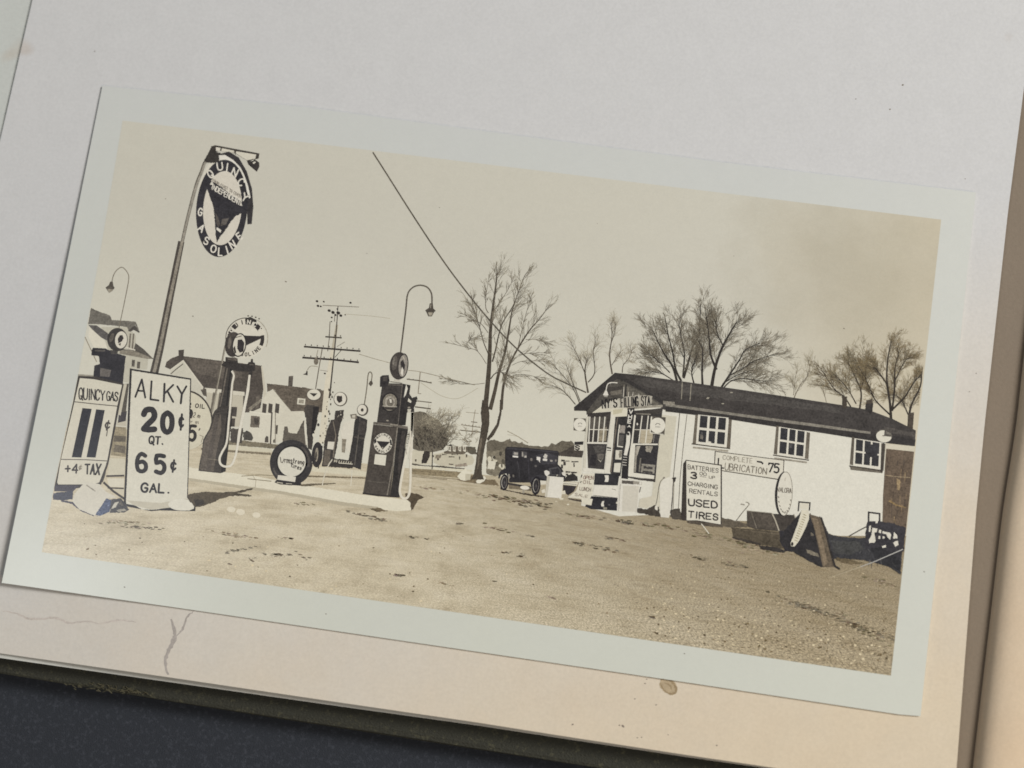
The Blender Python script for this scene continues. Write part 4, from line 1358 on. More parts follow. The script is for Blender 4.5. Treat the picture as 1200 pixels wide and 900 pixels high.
g.l((120, 111, 98), 5, (232, 435), (330, 448)).l((60, 56, 52), 6, (276, 150), (330, 140), (400, 130))
p2 = g.done()
g = Ink('pump_arm', D, p2)
g.p((54, 50, 47), (358, 462), (386, 440), (480, 456), (540, 462), (548, 446), (562, 444), (566, 424), (578, 424), (580, 446), (594, 452), (592, 506), (574, 512), (572, 540), (548, 540), (550, 514), (470, 512), (360, 472), jag=1)
g.l((110, 102, 92), 6, (400, 424), (465, 434)).l((112, 104, 94), 5, (555, 462), (582, 466))
g.done()
g = Ink('globe', D, p2)
g.e((62, 57, 53), 440, 322, 58, 88, 6).e((100, 93, 84), 415, 310, 12, 44, 8).e((74, 68, 62), 430, 255, 30, 14, 0)
g.e((48, 45, 43), 482, 326, 50, 84, 8).e((206, 199, 181), 482, 326, 42, 76, 8)
g.p((50, 46, 45), (472, 290), (500, 286), (518, 310), (512, 372), (486, 380), (468, 350)).p((60, 55, 50), (440, 350), (452, 330), (462, 380), (450, 388)).l((90, 84, 75), 5, (452, 275), (500, 262))
g.e((90, 83, 75), 440, 424, 26, 12)
g.done()
g = Ink('hose', D, p2, 'pale looped hose')
g.l((214, 207, 190), 15, (430, 508), (446, 540), (434, 600), (424, 720), (410, 860), (395, 1010), (362, 1080), (345, 1120), (350, 1160), (380, 1180), (425, 1172), (452, 1120), (470, 1040), (482, 940), (510, 800), (538, 660), (556, 536), smooth=True)
g.l((150, 142, 126), 4, (438, 512), (452, 542), (441, 600), (431, 720), (417, 860), (402, 1010), (370, 1080), smooth=True)
g.l((214, 207, 190), 12, (556, 536), (548, 640), (520, 780), (495, 900), (478, 1010))
g.done()

# tyre sign
g = Ink('tyre_sign', E, photo, 'upright tyre with a round white lettered disc in its middle')
g.p((92, 85, 76), (736, 335), (745, 250), (752, 222), (772, 226), (776, 262), (800, 268), (832, 270), (850, 235), (872, 188), (886, 182), (884, 260), (900, 360), (800, 330), jag=2)
g.p((54, 51, 50), ell(795, 462, 141, 150, 4, n=60))
g.ring((84, 79, 74), 12, 795, 462, 122, 130, 4, 120, 160).ring((78, 73, 68), 14, 795, 462, 116, 126, 4, -60, 10).ring((38, 36, 36), 9, 798, 457, 98, 106, 4)
g.p((54, 51, 50), (690, 560), (722, 545), (720, 580)).p((50, 47, 46), (800, 565), (860, 560), (858, 612), (820, 612))
ts = g.done()
Ink('disc', E, ts).p((207, 201, 184), ell(798, 456, 92, 98, 4, n=48)).done()
g = Ink('lettering', E, ts)
g.l((70, 64, 58), 5, (722, 425), (728, 460), (738, 462), (748, 436))
g.t((68, 62, 57), 'rmstrong', 5, (752, 424), (884, 446), (880, 474), (750, 462), jit=.05).t((70, 64, 58), 'tires', 5, (796, 462), (866, 488), (862, 512), (792, 490), jit=.05)
g.done()
g = Ink('stand', E, ts)
g.p((46, 43, 42), (684, 592), (704, 570), (822, 582), (862, 600), (858, 614), (720, 606)).p((208, 201, 184), (708, 544), (826, 556), (820, 590), (702, 574)).l((190, 182, 162), 6, (700, 592), (740, 598)).l((176, 168, 150), 5, (760, 600), (800, 602))
g.done()
Ink('tyre_shadow', E, photo, 'shadow of the tyre sign on the forecourt').p((104, 94, 78), (858, 604), (950, 600), (1085, 596), (1090, 602), (980, 610), (900, 618), (850, 616), jag=2).done()

# the three pumps on the far island, with their lamps
g = Ink('street_lamp', F, photo, 'small dark shaded lamp on a straight pole over the far pumps')
g.l((96, 88, 78), 6, (163, 740), (182, 620), (205, 485))
g.l((140, 131, 114), 4, (178, 600), (160, 596), (130, 596), (110, 620), smooth=True)
g.p((58, 53, 49), (80, 648), (100, 640), (106, 622), (112, 628), (112, 654))
g.done()
g = Ink('street_lamp', F, photo, 'thin hooked lamp over the far white-globed pump')
g.l((110, 102, 89), 6, (475, 840), (490, 740), (499, 652), (512, 632), (524, 650), (520, 690), smooth=True)
g.p((88, 81, 72), (512, 690), (524, 690), (530, 708), (516, 724), (502, 708))
g.done()
g = Ink('street_lamp', F, photo, 'oval lamp hanging from the telegraph pole bracket')
g.e((118, 110, 97), 166, 565, 15, 22).l((140, 131, 114), 4, (178, 490), (166, 545)).done()

g = Ink('gas_pump', E, photo, 'far slim gas pump with a pale globe and a white hose')
g.p((66, 61, 56), (880, 105), (900, 78), (978, 92), (974, 160), (955, 230), (940, 300), (932, 380), (905, 370), (896, 220), jag=2)
g.p((42, 39, 38), (940, 95), (978, 95), (972, 170), (940, 300), (925, 290))
g.l((208, 201, 183), 10, (888, 165), (884, 220), (896, 345)).l((205, 198, 180), 7, (975, 145), (968, 180))
for k in range(12):
    g.p(random.choice(((206, 199, 180), (50, 46, 44), (120, 112, 98))), ell(random.uniform(935, 1005), random.uniform(170, 500), random.uniform(3, 8), random.uniform(5, 14), 0, n=7), jag=1.5)
fp1 = g.done()
Ink('globe', E, fp1).e((84, 77, 69), 946, 18, 50, 40, 0).e((208, 201, 183), 944, 14, 44, 35, 0).p((52, 48, 45), (915, 3), (968, 6), (944, 28)).done()
g = Ink('tyre', E, photo, 'small dark tyre standing beside the far pumps')
g.p((48, 45, 44), ell(966, 410, 36, 84, 4)).p((150, 141, 124), ell(962, 410, 11, 46, 4)).p((60, 56, 52), ell(958, 420, 6, 30, 4)).done()
g = Ink('gas_pump', G, photo, 'far gas pump with a white label plate and a white-ringed globe')
g.p((62, 57, 53), (288, 172), (345, 165), (340, 205), (325, 250), (312, 310), (300, 400), (284, 470), (270, 530), (204, 526), (212, 440), (220, 360), (236, 290), (262, 230), (284, 225), jag=2)
g.p((98, 90, 80), (222, 420), (260, 425), (250, 520), (212, 518)).l((120, 111, 98), 6, (275, 240), (292, 330), (275, 470)).p((208, 201, 184), (242, 368), (284, 370), (276, 420), (236, 414))
g.l((204, 196, 176), 7, (272, 480), (245, 520), (215, 600), (206, 650), smooth=True)
for k in range(10):
    g.p(random.choice(((150, 142, 126), (44, 41, 40), (190, 182, 164))), ell(random.uniform(285, 345), random.uniform(165, 220), random.uniform(2, 6), random.uniform(3, 7), 0, n=6))
fp2 = g.done()
Ink('globe', G, fp2).e((88, 81, 72), 322, 97, 44, 46).e((210, 203, 186), 320, 95, 38, 41).p((56, 51, 47), (298, 78), (330, 74), (334, 108), (312, 122), (298, 104), jag=3).done()
g = Ink('sign_panel', G, photo, 'blank white panel between the far pumps')
g.p((208, 201, 184), (345, 248), (412, 222), (424, 235), (400, 350), (384, 440), (360, 420), (330, 352), (322, 300)).p((140, 131, 115), (332, 350), (360, 352), (350, 440), (330, 436))
g.done()
g = Ink('gas_pump', G, photo, 'far black boxy gas pump with a small clock-like globe')
g.p((54, 51, 49), (424, 200), (494, 228), (488, 300), (476, 350), (452, 548), (368, 516), (386, 420), (402, 330), (410, 250), jag=1)
g.p((82, 76, 70), (410, 330), (478, 345), (474, 356), (408, 342)).l((96, 90, 82), 6, (446, 215), (436, 330), (412, 520)).p((70, 65, 61), (440, 230), (484, 240), (478, 330), (436, 325))
g.p((120, 112, 100), (384, 195), (424, 190), (428, 222), (390, 220)).p((190, 182, 165), (395, 200), (418, 198), (416, 215), (396, 214))
fp3 = g.done()
Ink('globe', G, fp3).e((80, 74, 67), 464, 166, 36, 38).e((209, 202, 185), 460, 164, 29, 32).e((56, 51, 48), 461, 166, 9, 11).done()
g = Ink('step', G, photo, 'dark slatted rack between the far pumps')
g.p((60, 55, 51), (270, 475), (400, 488), (412, 520), (395, 540), (260, 530), jag=3).p((150, 142, 126), (280, 482), (300, 484), (296, 498), (280, 496)).l((206, 198, 178), 5, (310, 505), (400, 512))
for k in range(8):
    g.l((190, 182, 162), 5, (285 + k * 15, 486 + k * 1.5), (281 + k * 15, 500 + k * 1.5))
g.l((210, 203, 184), 5, (396, 548), (388, 650))
g.done()

# the tall pump in front with its street lamp
g = Ink('street_lamp', F, photo, 'tall gooseneck street lamp rising behind the tall pump')
g.l((92, 85, 76), 9, (707, 505), (720, 400), (740, 235), (752, 135), (785, 92), (832, 78), (878, 92), (904, 132), (907, 195), smooth=True)
sl = g.done()
Ink('lamp_shade', F, sl).p((74, 68, 61), (893, 194), (912, 194), (916, 226), (931, 242), (920, 250), (906, 277), (884, 277), (872, 250), (864, 238), (888, 222)).p((150, 142, 126), (880, 250), (912, 252), (904, 274), (888, 274)).l((160, 152, 136), 4, (900, 200), (898, 225)).done()

g = Ink('gas_pump', G, photo, 'tall dark gas pump with a dial, a round emblem and a white label')
g.p((84, 74, 60), (735, 700), (780, 695), (822, 712), (850, 728), (812, 742), (800, 770), (772, 812), (770, 760), (745, 740), jag=3)
g.p((60, 56, 53), (590, -5), (720, -2), (704, 130), (690, 262), (555, 250), (572, 120))
g.p((46, 43, 42), (720, -2), (770, 8), (752, 140), (738, 264), (690, 264), (704, 130))
g.l((96, 90, 82), 6, (606, 4), (716, 8)).l((108, 101, 92), 4, (718, 0), (704, 130), (690, 260))
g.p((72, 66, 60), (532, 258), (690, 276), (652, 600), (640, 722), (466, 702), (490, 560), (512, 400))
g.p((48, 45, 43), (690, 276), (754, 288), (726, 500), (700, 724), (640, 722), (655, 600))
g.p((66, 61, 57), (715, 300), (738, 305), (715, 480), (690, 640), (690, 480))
g.l((130, 122, 110), 7, (686, 278), (660, 500), (618, 722)).l((92, 86, 78), 4, (496, 618), (560, 628), (642, 634))
g.p((104, 97, 88), (534, 242), (640, 252), (752, 272), (754, 290), (640, 268), (532, 256)).p((140, 132, 119), (640, 252), (690, 260), (690, 268), (640, 262))
g.l((48, 44, 42), 10, (464, 698), (560, 712), (700, 722)).e((140, 132, 118), 622, 234, 8, 5)
tp = g.done()
g = Ink('side_cover', G, tp, 'dark box and fittings on the side of the pump')
g.p((52, 49, 47), (735, 10), (768, 20), (762, 60), (780, 90), (806, 80), (810, 110), (792, 150), (794, 180), (750, 182), (726, 150), (740, 90), jag=2)
g.p((210, 204, 188), (742, 0), (752, 30), (740, 70), (726, 88), (734, 40)).p((205, 198, 180), (756, 90), (776, 110), (772, 122), (752, 112)).p((190, 183, 166), (750, 160), (774, 160), (770, 180), (752, 182)).e((150, 142, 128), 760, 150, 9, 5).l((44, 41, 40), 8, (806, 80), (812, 100))
g.crop(F).p((50, 47, 46), (576, 664), (590, 654), (630, 652), (636, 690), (622, 724), (574, 728)).p((78, 73, 68), (594, 664), (622, 662), (620, 690), (592, 692))
g.done()
g = Ink('dial', G, tp)
g.e((44, 41, 40), 638, 117, 55, 64, 6).e((128, 121, 108), 638, 117, 45, 54, 6).e((160, 152, 138), 638, 116, 32, 38, 6).e((112, 105, 94), 640, 118, 22, 27, 6)
g.l((60, 55, 51), 5, (640, 118), (644, 92)).p((205, 198, 182), (634, 96), (648, 98), (650, 118), (640, 122)).p((60, 55, 51), (600, 146), (676, 150), (664, 166), (610, 162)).l((176, 168, 152), 4, (590, 140), (684, 146))
g.done()
g = Ink('emblem', G, tp)
g.e((206, 199, 182), 594, 379, 59, 65, 4)
g.p((46, 43, 42), (552, 364), (640, 370), (612, 398), (598, 412), (592, 420), (584, 410), (572, 392))
g.p((46, 43, 42), (536, 360), (550, 345), (552, 372), (538, 384)).p((46, 43, 42), (636, 352), (648, 360), (652, 392), (640, 390)).e((150, 142, 128), 591, 408, 5, 6)
for k, ch in enumerate('QUINCY'):
    a = math.radians(222 + k * 20)
    g.glyph((60, 55, 52), ch, 3.6, 594 + 50 * math.cos(a), 379 + 55 * math.sin(a), 9, 11, 222 + k * 20 + 90)
for k, ch in enumerate('GASOLINE'[::-1]):
    a = math.radians(24 + k * 19)
    g.glyph((60, 55, 52), ch, 3.6, 594 + 49 * math.cos(a), 379 + 54 * math.sin(a), 9, 11, 24 + k * 19 - 90)
g.done()
Ink('label_plate', G, tp).p((208, 202, 184), (544, 448), (616, 455), (608, 522), (536, 512)).done()
g = Ink('globe', F, tp)
g.e((66, 61, 57), 696, 593, 59, 88, 4).e((96, 90, 83), 668, 575, 16, 48, 8).e((130, 123, 113), 662, 562, 6, 26, 8)
g.e((48, 45, 44), 722, 593, 34, 80, 6).e((142, 135, 124), 722, 593, 28, 72, 6).p((52, 48, 47), (705, 570), (722, 552), (735, 590), (728, 640), (712, 610)).p((208, 201, 186), (716, 600), (726, 620), (720, 660), (706, 640)).p((176, 168, 152), (716, 530), (730, 535), (734, 560), (722, 545))
g.p((190, 182, 166), (668, 680), (700, 682), (704, 694), (664, 690)).l((110, 103, 94), 5, (640, 694), (716, 704))
g.done()
g = Ink('hose', G, tp, 'pale hose hanging in a long loop')
g.l((212, 204, 186), 15, (782, 180), (776, 300), (758, 400), (738, 470), (720, 560), (706, 640), (702, 690), (715, 724), (740, 732), (762, 700), (770, 600), (772, 480), (778, 360), (782, 182), smooth=True)
g.l((206, 198, 180), 12, (770, 300), (772, 420), (762, 480))
g.l((150, 142, 126), 4, (747, 330), (736, 400), (745, 450))
g.done()

# ------------------------------------------------------------------ the parked car and what stands by the station
g = Ink('far_shed', S, photo, 'low white shed with a dark roof and signs behind the car')
g.p((70, 64, 58), (728, 262), (800, 232), (885, 185), (975, 245), (962, 312), (728, 294), jag=2)
g.p((204, 197, 178), (724, 296), (962, 312), (950, 482), (720, 470))
for x, y, w, h in ((770, 340, 40, 20), (785, 370, 24, 40), (815, 345, 40, 10), (890, 352, 70, 14), (880, 385, 14, 40), (820, 455, 50, 16), (880, 460, 60, 18), (760, 400, 20, 40), (800, 480, 40, 20)):
    g.p((62, 57, 53), (x - w / 2, y - h / 2), (x + w / 2, y - h / 2 + 3), (x + w / 2, y + h / 2), (x - w / 2, y + h / 2), jag=2)
g.p((50, 47, 45), (775, 540), (810, 490), (870, 470), (915, 500), (920, 545), (775, 552), jag=3)
g.p((206, 199, 180), (770, 552), (925, 562), (905, 596), (770, 580)).l((90, 84, 76), 5, (775, 570), (905, 582))
g.p((52, 48, 48), (770, 585), (905, 598), (880, 650), (820, 690), (770, 650))
g.p((46, 43, 42), (885, 152), (976, 148), (972, 182), (884, 186)).p((207, 200, 182), (886, 184), (972, 182), (966, 242), (882, 236)).t((50, 46, 44), 'S', 12, (895, 194), (940, 192), (934, 232), (892, 228), jit=.05)
g.done()

g = Ink('car', S, photo, 'black square-built old car parked beside the filling station')
CR = (46, 44, 45)
g.p((70, 62, 52), (140, 610), (220, 640), (460, 680), (600, 700), (600, 712), (440, 696), (140, 630), jag=3)
g.p(CR, (188, 222), (208, 202), (300, 204), (402, 212), (520, 224), (716, 244), (730, 262), (724, 300), (718, 380), (752, 410), (775, 450), (795, 495), (790, 530), (610, 540), (540, 560), (530, 600), (450, 600), (440, 562), (230, 560), (215, 480), (192, 440), (186, 330), jag=1.2)
g.p((62, 60, 62), (212, 214), (400, 222), (716, 252), (716, 262), (400, 234), (212, 226))
g.p(CR, (118, 520), (124, 480), (145, 440), (190, 420), (225, 450), (235, 500), (230, 540), (200, 470), (150, 480), (130, 522), jag=1)
g.p((60, 58, 60), (440, 560), (450, 520), (490, 490), (540, 480), (590, 500), (605, 540), (560, 520), (520, 500), (470, 530), jag=1)
g.p((110, 100, 84), (228, 580), (330, 600), (450, 622), (450, 648), (330, 632), (222, 622)).p((56, 52, 50), (215, 560), (450, 602), (450, 620), (215, 582))
g.l((70, 68, 70), 5, (310, 340), (330, 440), (330, 520)).l((62, 60, 64), 5, (420, 330), (430, 540))
car = g.done()
g = Ink('window', S, car)
g.p((74, 72, 72), (262, 245), (322, 250), (320, 300), (262, 296)).p((150, 144, 134), (276, 256), (318, 260), (316, 285), (274, 282)).p((212, 206, 194), (264, 290), (320, 295), (318, 312), (264, 306))
g.done()
g = Ink('window', S, car)
g.p((80, 77, 76), (350, 248), (408, 256), (404, 312), (352, 304)).p((160, 154, 142), (358, 252), (368, 254), (372, 300), (358, 300)).p((176, 170, 158), (385, 290), (404, 292), (402, 312), (380, 310))
g.done()
g = Ink('windscreen', S, car)
g.p((60, 58, 60), (495, 285), (620, 262), (715, 300), (705, 370), (560, 380), (500, 340)).p((212, 206, 194), (505, 302), (542, 306), (538, 362), (525, 340), (505, 332), jag=2).p((190, 184, 172), (588, 272), (614, 284), (606, 318), (582, 320), (570, 300), jag=2).p((212, 206, 194), (568, 320), (612, 324), (608, 346), (566, 340)).p((150, 144, 134), (640, 332), (664, 336), (662, 354), (642, 352)).p((130, 124, 116), (690, 330), (706, 332), (702, 352), (690, 350)).e((110, 104, 98), 452, 330, 12, 16).e((96, 92, 88), 495, 395, 14, 10)
g.done()
for cx, cy, rx, ry in ((180, 560, 42, 82), (498, 592, 46, 94)):
    g = Ink('wheel', S, car)
    g.e((36, 34, 36), cx, cy, rx, ry, 4).ring((150, 144, 134), 8, cx, cy, rx * .62, ry * .7, 4, 90, 270).ring((110, 104, 96), 6, cx, cy, rx * .6, ry * .7, 4, 270, 440).e((84, 80, 78), cx + 2, cy, 8, 14)
    for a in range(0, 180, 36):
        r = math.radians(a + 10)
        g.l((78, 74, 72), 3, (cx + 24 * math.cos(r), cy + 54 * math.sin(r)), (cx - 24 * math.cos(r), cy - 54 * math.sin(r)))
    g.done()
g = Ink('headlight', S, car)
g.p((208, 202, 190), (580, 448), (600, 436), (632, 450), (636, 474), (606, 500), (588, 480)).done()
g = Ink('headlight', S, car)
g.p((206, 200, 186), (755, 462), (778, 452), (800, 480), (790, 498), (765, 485)).done()
g = Ink('radiator', S, car)
g.p((74, 72, 72), (625, 420), (720, 400), (752, 440), (750, 495), (640, 488)).p((50, 48, 50), (645, 430), (715, 418), (735, 440), (735, 480), (655, 478)).p((150, 144, 132), (700, 485), (716, 478), (722, 492), (704, 498))
g.done()
g = Ink('muffler', S, car)
g.e((212, 205, 190), 386, 613, 46, 20, 6).p((150, 142, 126), (360, 630), (384, 634), (380, 672), (362, 670)).done()
Ink('running_gear', S, car).p((206, 199, 182), (540, 540), (600, 545), (600, 580), (545, 582)).p((206, 199, 182), (552, 640), (585, 625), (592, 660), (560, 668)).p((150, 143, 130), (215, 490), (228, 470), (240, 510), (226, 530)).p((110, 104, 96), (262, 480), (280, 485), (278, 512), (262, 500)).done()
for lab, pts in (('white box standing before the car', ((610, 494), (776, 510), (752, 720), (588, 706))),):
    g = Ink('white_box', S, photo, lab)
    g.p((212, 206, 192), *pts).p((190, 183, 166), (604, 560), (612, 500), (640, 500), (610, 706), (590, 706))
    g.p((190, 180, 156), (690, 745), (715, 748), (710, 760), (690, 756)).p((208, 200, 180), (750, 650), (790, 640), (796, 676), (758, 680)).e((210, 202, 180), 820, 782, 12, 8).e((206, 198, 176), 755, 724, 22, 10)
    g.done()

# ------------------------------------------------------------------ the filling station
g = Ink('filling_station', I, photo, 'white one-storey filling station with a dark roof')
WL = (210, 205, 190)
# white walls first: front and long side
g.p(WL, (232, 470), (480, 440), (640, 420), (1000, 400), (1030, 480), (1000, 1480), (560, 1500), (180, 1390), (205, 900))
g.crop(PX)
g.p(WL, (775, 484), (800, 482), (940, 500), (1038, 516), (1036, 560), (1033, 628), (985, 628), (976, 627), (940, 612), (846, 610), (795, 606), (770, 600), (762, 595))
g.p((196, 189, 169), (775, 486), (793, 488), (780, 600), (762, 597))
g.l((80, 74, 66), .9, (796.5, 484), (792, 530), (788, 570), (786.5, 605)).l((104, 97, 86), .8, (805, 486), (801, 520), (797, 560), (794.5, 606)).l((150, 143, 128), 1.2, (790, 560), (788.5, 602))
g.p((56, 52, 48), (787.5, 560), (792, 559), (791.5, 564), (788, 567))
g.p((78, 72, 64), (783, 598), (797, 596), (800, 609), (788, 608), jag=.8)
# the door at the far end
g.crop(M)
g.p((196, 188, 168), (820, 240), (1032, 258), (1028, 300), (820, 275))
g.p((97, 84, 71), (832, 275), (1027, 296), (1000, 560), (975, 800), (968, 880), (805, 800), (808, 600))
for k in range(34):
    x, y = random.uniform(835, 990), random.uniform(300, 790)
    x -= (y - 290) * .05
    g.l(random.choice(((124, 106, 84), (80, 69, 59), (136, 118, 92), (74, 65, 57))), random.uniform(4, 12), (x, y), (x - random.uniform(0, 6), y + random.uniform(15, 70)), w2=3)
g.l((150, 134, 108), 4, (826, 462), (910, 472), (1000, 478)).l((140, 118, 84), 14, (850, 640), (900, 670), (970, 690), w2=6).p((150, 130, 100), (905, 480), (930, 500), (925, 570), (908, 560), jag=3)
station = g.done()

g = Ink('roof', PX, station)
RF = (63, 59, 56)
g.p(RF, (720.7, 437), (740, 438.6), (800, 447), (870, 457), (940, 467.6), (985, 474.5), (1018, 480.5), (1046, 491), (1073.2, 504.5), (1072, 523), (1036, 519), (997, 512.5), (900, 497.5), (840, 488), (797, 483), (778, 480), (760, 468))
g.p((74, 70, 66), (740, 441), (800, 450), (900, 465), (985, 478), (985, 484), (900, 474), (800, 462), (745, 450), jag=1)
g.p((52, 49, 47), (985, 500), (1073, 515), (1072, 523), (1030, 518), (985, 511))
g.p((82, 77, 72), (1036, 500), (1072, 507), (1072, 512), (1036, 506), jag=.5)
for x, y in ((830, 466), (847, 473), (829, 467), (857, 460), (788, 472)):
    g.e((150, 143, 128), x, y, 1.6, .7)
g.l((140, 133, 119), 1.1, (799.5, 448), (798.5, 468)).l((140, 133, 119), 1.0, (810, 450), (808.5, 470))
# the front slope, barge boards and shaded gable
g.crop(I)
g.p((54, 51, 49), (520, 58), (555, 62), (800, 215), (1005, 340), (1010, 402), (990, 410), (720, 235), (600, 140), (480, 160), (330, 330), (240, 450), (225, 442), (112, 440), (108, 405), (300, 245), jag=1)
rf = g.done()
g = Ink('gable', I, station)
g.p((76, 72, 66), (540, 120), (620, 150), (800, 250), (1000, 380), (1000, 405), (700, 420), (480, 440), (300, 462), (235, 480), (235, 450), (330, 330), (450, 190))
g.p((98, 93, 84), (620, 180), (760, 240), (960, 370), (930, 392), (760, 300), (600, 280), jag=4).p((62, 58, 54), (420, 210), (600, 190), (600, 260), (440, 290), jag=5).p((108, 102, 92), (470, 250), (590, 225), (590, 270), (480, 285), jag=4)
g.l((120, 112, 100), 7, (610, 180), (605, 300)).l((42, 40, 39), 14, (632, 175), (622, 300)).l((132, 124, 110), 7, (652, 210), (648, 340))
g.p((198, 191, 171), (290, 462), (385, 392), (400, 420), (480, 412), (640, 400), (640, 418), (480, 445)).p((146, 139, 125), (640, 398), (800, 392), (1000, 380), (1000, 404), (800, 416), (640, 428))
gab = g.done()
g = Ink('lettering', GS, gab)
# black weather-streaked letters of the name board
g.p((168, 161, 146), (470, 292), (560, 268), (780, 240), (990, 255), (985, 400), (780, 420), (500, 440), jag=6)
g.p((186, 180, 164), (200, 400), (330, 330), (470, 290), (500, 420), (330, 450), (215, 452), jag=6)
for x, y0, y1 in ((430, 300, 440), (622, 190, 330), (780, 220, 300), (545, 110, 270), (370, 350, 430), (690, 190, 250), (905, 300, 410)):
    g.l((206, 199, 183), 6, (x + 3, y0), (x - 2, (y0 + y1) / 2), (x - 6, y1), w2=9)
g.t((38, 36, 36), "NY'S", 19, (206, 318), (440, 290), (440, 420), (212, 448), gap=.3, jit=.02)
g.t((38, 36, 36), 'FILLING', 17, (500, 292), (768, 264), (772, 408), (506, 432), gap=.4, jit=.02)
g.t((38, 36, 36), 'STA.', 17, (820, 262), (985, 268), (985, 390), (822, 404), gap=.36, jit=.02)
g.done()
g = Ink('gutter', K, station, 'grey eaves board and gutter along the long side')
g.p((128, 122, 111), (0, 20), (300, 62), (700, 118), (1100, 172), (1380, 210), (1800, 270), (1800, 290), (1380, 234), (1100, 198), (700, 142), (300, 86), (0, 44))
g.p((52, 49, 47), (0, 44), (300, 86), (700, 142), (1100, 198), (1380, 236), (1800, 292), (1930, 310), (1920, 360), (1620, 320), (1300, 270), (960, 226), (580, 165), (250, 122), (0, 92))
g.crop(I).p((140, 133, 120), (1000, 340), (1045, 345), (1120, 352), (1120, 386), (1040, 380), (1004, 372))
g.done()
for pts, sh in ((((400, 505), (436, 508), (432, 590), (404, 586)), 0), (((574, 534), (614, 524), (618, 560), (612, 632), (568, 612)), 1), (((864, 626), (906, 618), (898, 740), (864, 722)), 2)):
    g = Ink('chimney', Q, rf)
    g.p((70, 63, 55), *pts, jag=2)
    if sh == 1:
        g.p((54, 50, 47), (566, 560), (620, 556), (612, 634), (564, 610), jag=2).p((48, 45, 43), (568, 590), (560, 605), (606, 630), (606, 600))
    g.done()
g = Ink('gable_lamp', I, station, 'white gooseneck lamp on the gable')
g.l((206, 200, 186), 10, (545, 160), (500, 157), (468, 160), (444, 178), (434, 215), (428, 250), smooth=True)
g.p((210, 204, 190), (420, 238), (438, 238), (448, 262), (455, 284), (428, 290), (398, 282), (412, 258)).p((150, 144, 132), (404, 286), (450, 288), (444, 304), (412, 302))
g.done()


def grid_window(name, crop, par, q, cols, rows, bar, glass=(50, 49, 50), white=(209, 203, 187), label=None, pad=.09):
    g = Ink(name, crop, par, label)
    (ax, ay), (bx, by), (cx, cy), (dx, dy) = q
    g.p(white, quadpt(q, -pad, -pad * .3), quadpt(q, 1 + pad, -pad * .3), quadpt(q, 1 + pad, 1 + pad * 1.3), quadpt(q, -pad, 1 + pad * 1.3))
    w = g.done()
    s = Ink('glass', crop, w)
    for i in range(cols):
        for j in range(rows):
            u0, u1 = i / cols + bar / 2 * (i > 0), (i + 1) / cols - bar / 2 * (i < cols - 1)
            v0, v1 = j / rows + bar / 2 * (j > 0), (j + 1) / rows - bar / 2 * (j < rows - 1)
            s.p(glass, quadpt(q, u0, v0), quadpt(q, u1, v0), quadpt(q, u1, v1), quadpt(q, u0, v1), jag=.8)
    return w, s


w1, s = grid_window('window', K, station, ((305, 127), (532, 150), (516, 382), (287, 357)), 3, 2, .09)
s.p((120, 114, 104), (305, 290), (330, 300), (326, 340), (302, 330), jag=3).p((200, 194, 178), (365, 350), (400, 358), (398, 372), (364, 366)).p((84, 82, 80), (312, 270), (330, 275), (325, 300), (308, 295))
s.done()
g = Ink('window_frame', K, w1)
g.p((106, 98, 86), (262, 118), (284, 124), (266, 386), (236, 382)).p((96, 88, 77), (556, 158), (582, 164), (568, 412), (536, 410)).l((70, 64, 57), 10, (228, 376), (400, 398), (568, 418)).p((154, 146, 130), (240, 400), (552, 432), (548, 448), (240, 416))
g.done()
w2, s = grid_window('window', M, station, ((90, 127), (258, 154), (246, 330), (78, 305)), 3, 2, .08)
s.p((82, 80, 79), (150, 240), (170, 244), (166, 270), (148, 266), jag=2).done()
g = Ink('window_frame', M, w2)
g.p((100, 93, 82), (58, 112), (76, 116), (64, 318), (40, 312)).p((106, 98, 86), (272, 158), (296, 162), (284, 348), (258, 345)).l((70, 64, 57), 8, (35, 320), (160, 338), (288, 356)).p((150, 142, 127), (44, 336), (275, 366), (272, 378), (44, 348))
g.done()
w3, s = grid_window('window', M, station, ((620, 208), (784, 236), (776, 400), (611, 380)), 3, 2, .07)
s.p((50, 49, 50), (684, 240), (772, 250), (768, 340), (686, 330)).p((209, 203, 187), (726, 226), (735, 228), (733, 240), (724, 238)).done()
g = Ink('window_frame', M, w3)
g.p((92, 85, 75), (590, 190), (608, 196), (598, 392), (574, 386)).p((84, 78, 69), (796, 236), (826, 240), (812, 430), (790, 424)).p((104, 97, 86), (575, 394), (800, 424), (806, 448), (580, 424)).l((64, 58, 52), 8, (570, 396), (690, 412), (808, 434))
g.done()
g = Ink('round_lamp', M, station, 'round white sign standing out from the eaves')
g.l((62, 57, 52), 14, (812, 235), (804, 330), (798, 440))
g.e((90, 85, 78), 816, 184, 57, 47, 8).e((207, 201, 184), 814, 188, 54, 42, 8).p((86, 81, 74), (815, 186), (820, 142), (850, 146), (868, 168), (868, 192)).p((120, 114, 104), (830, 150), (864, 168), (860, 178), (826, 168)).e((120, 113, 102), 812, 184, 10, 4)
g.done()

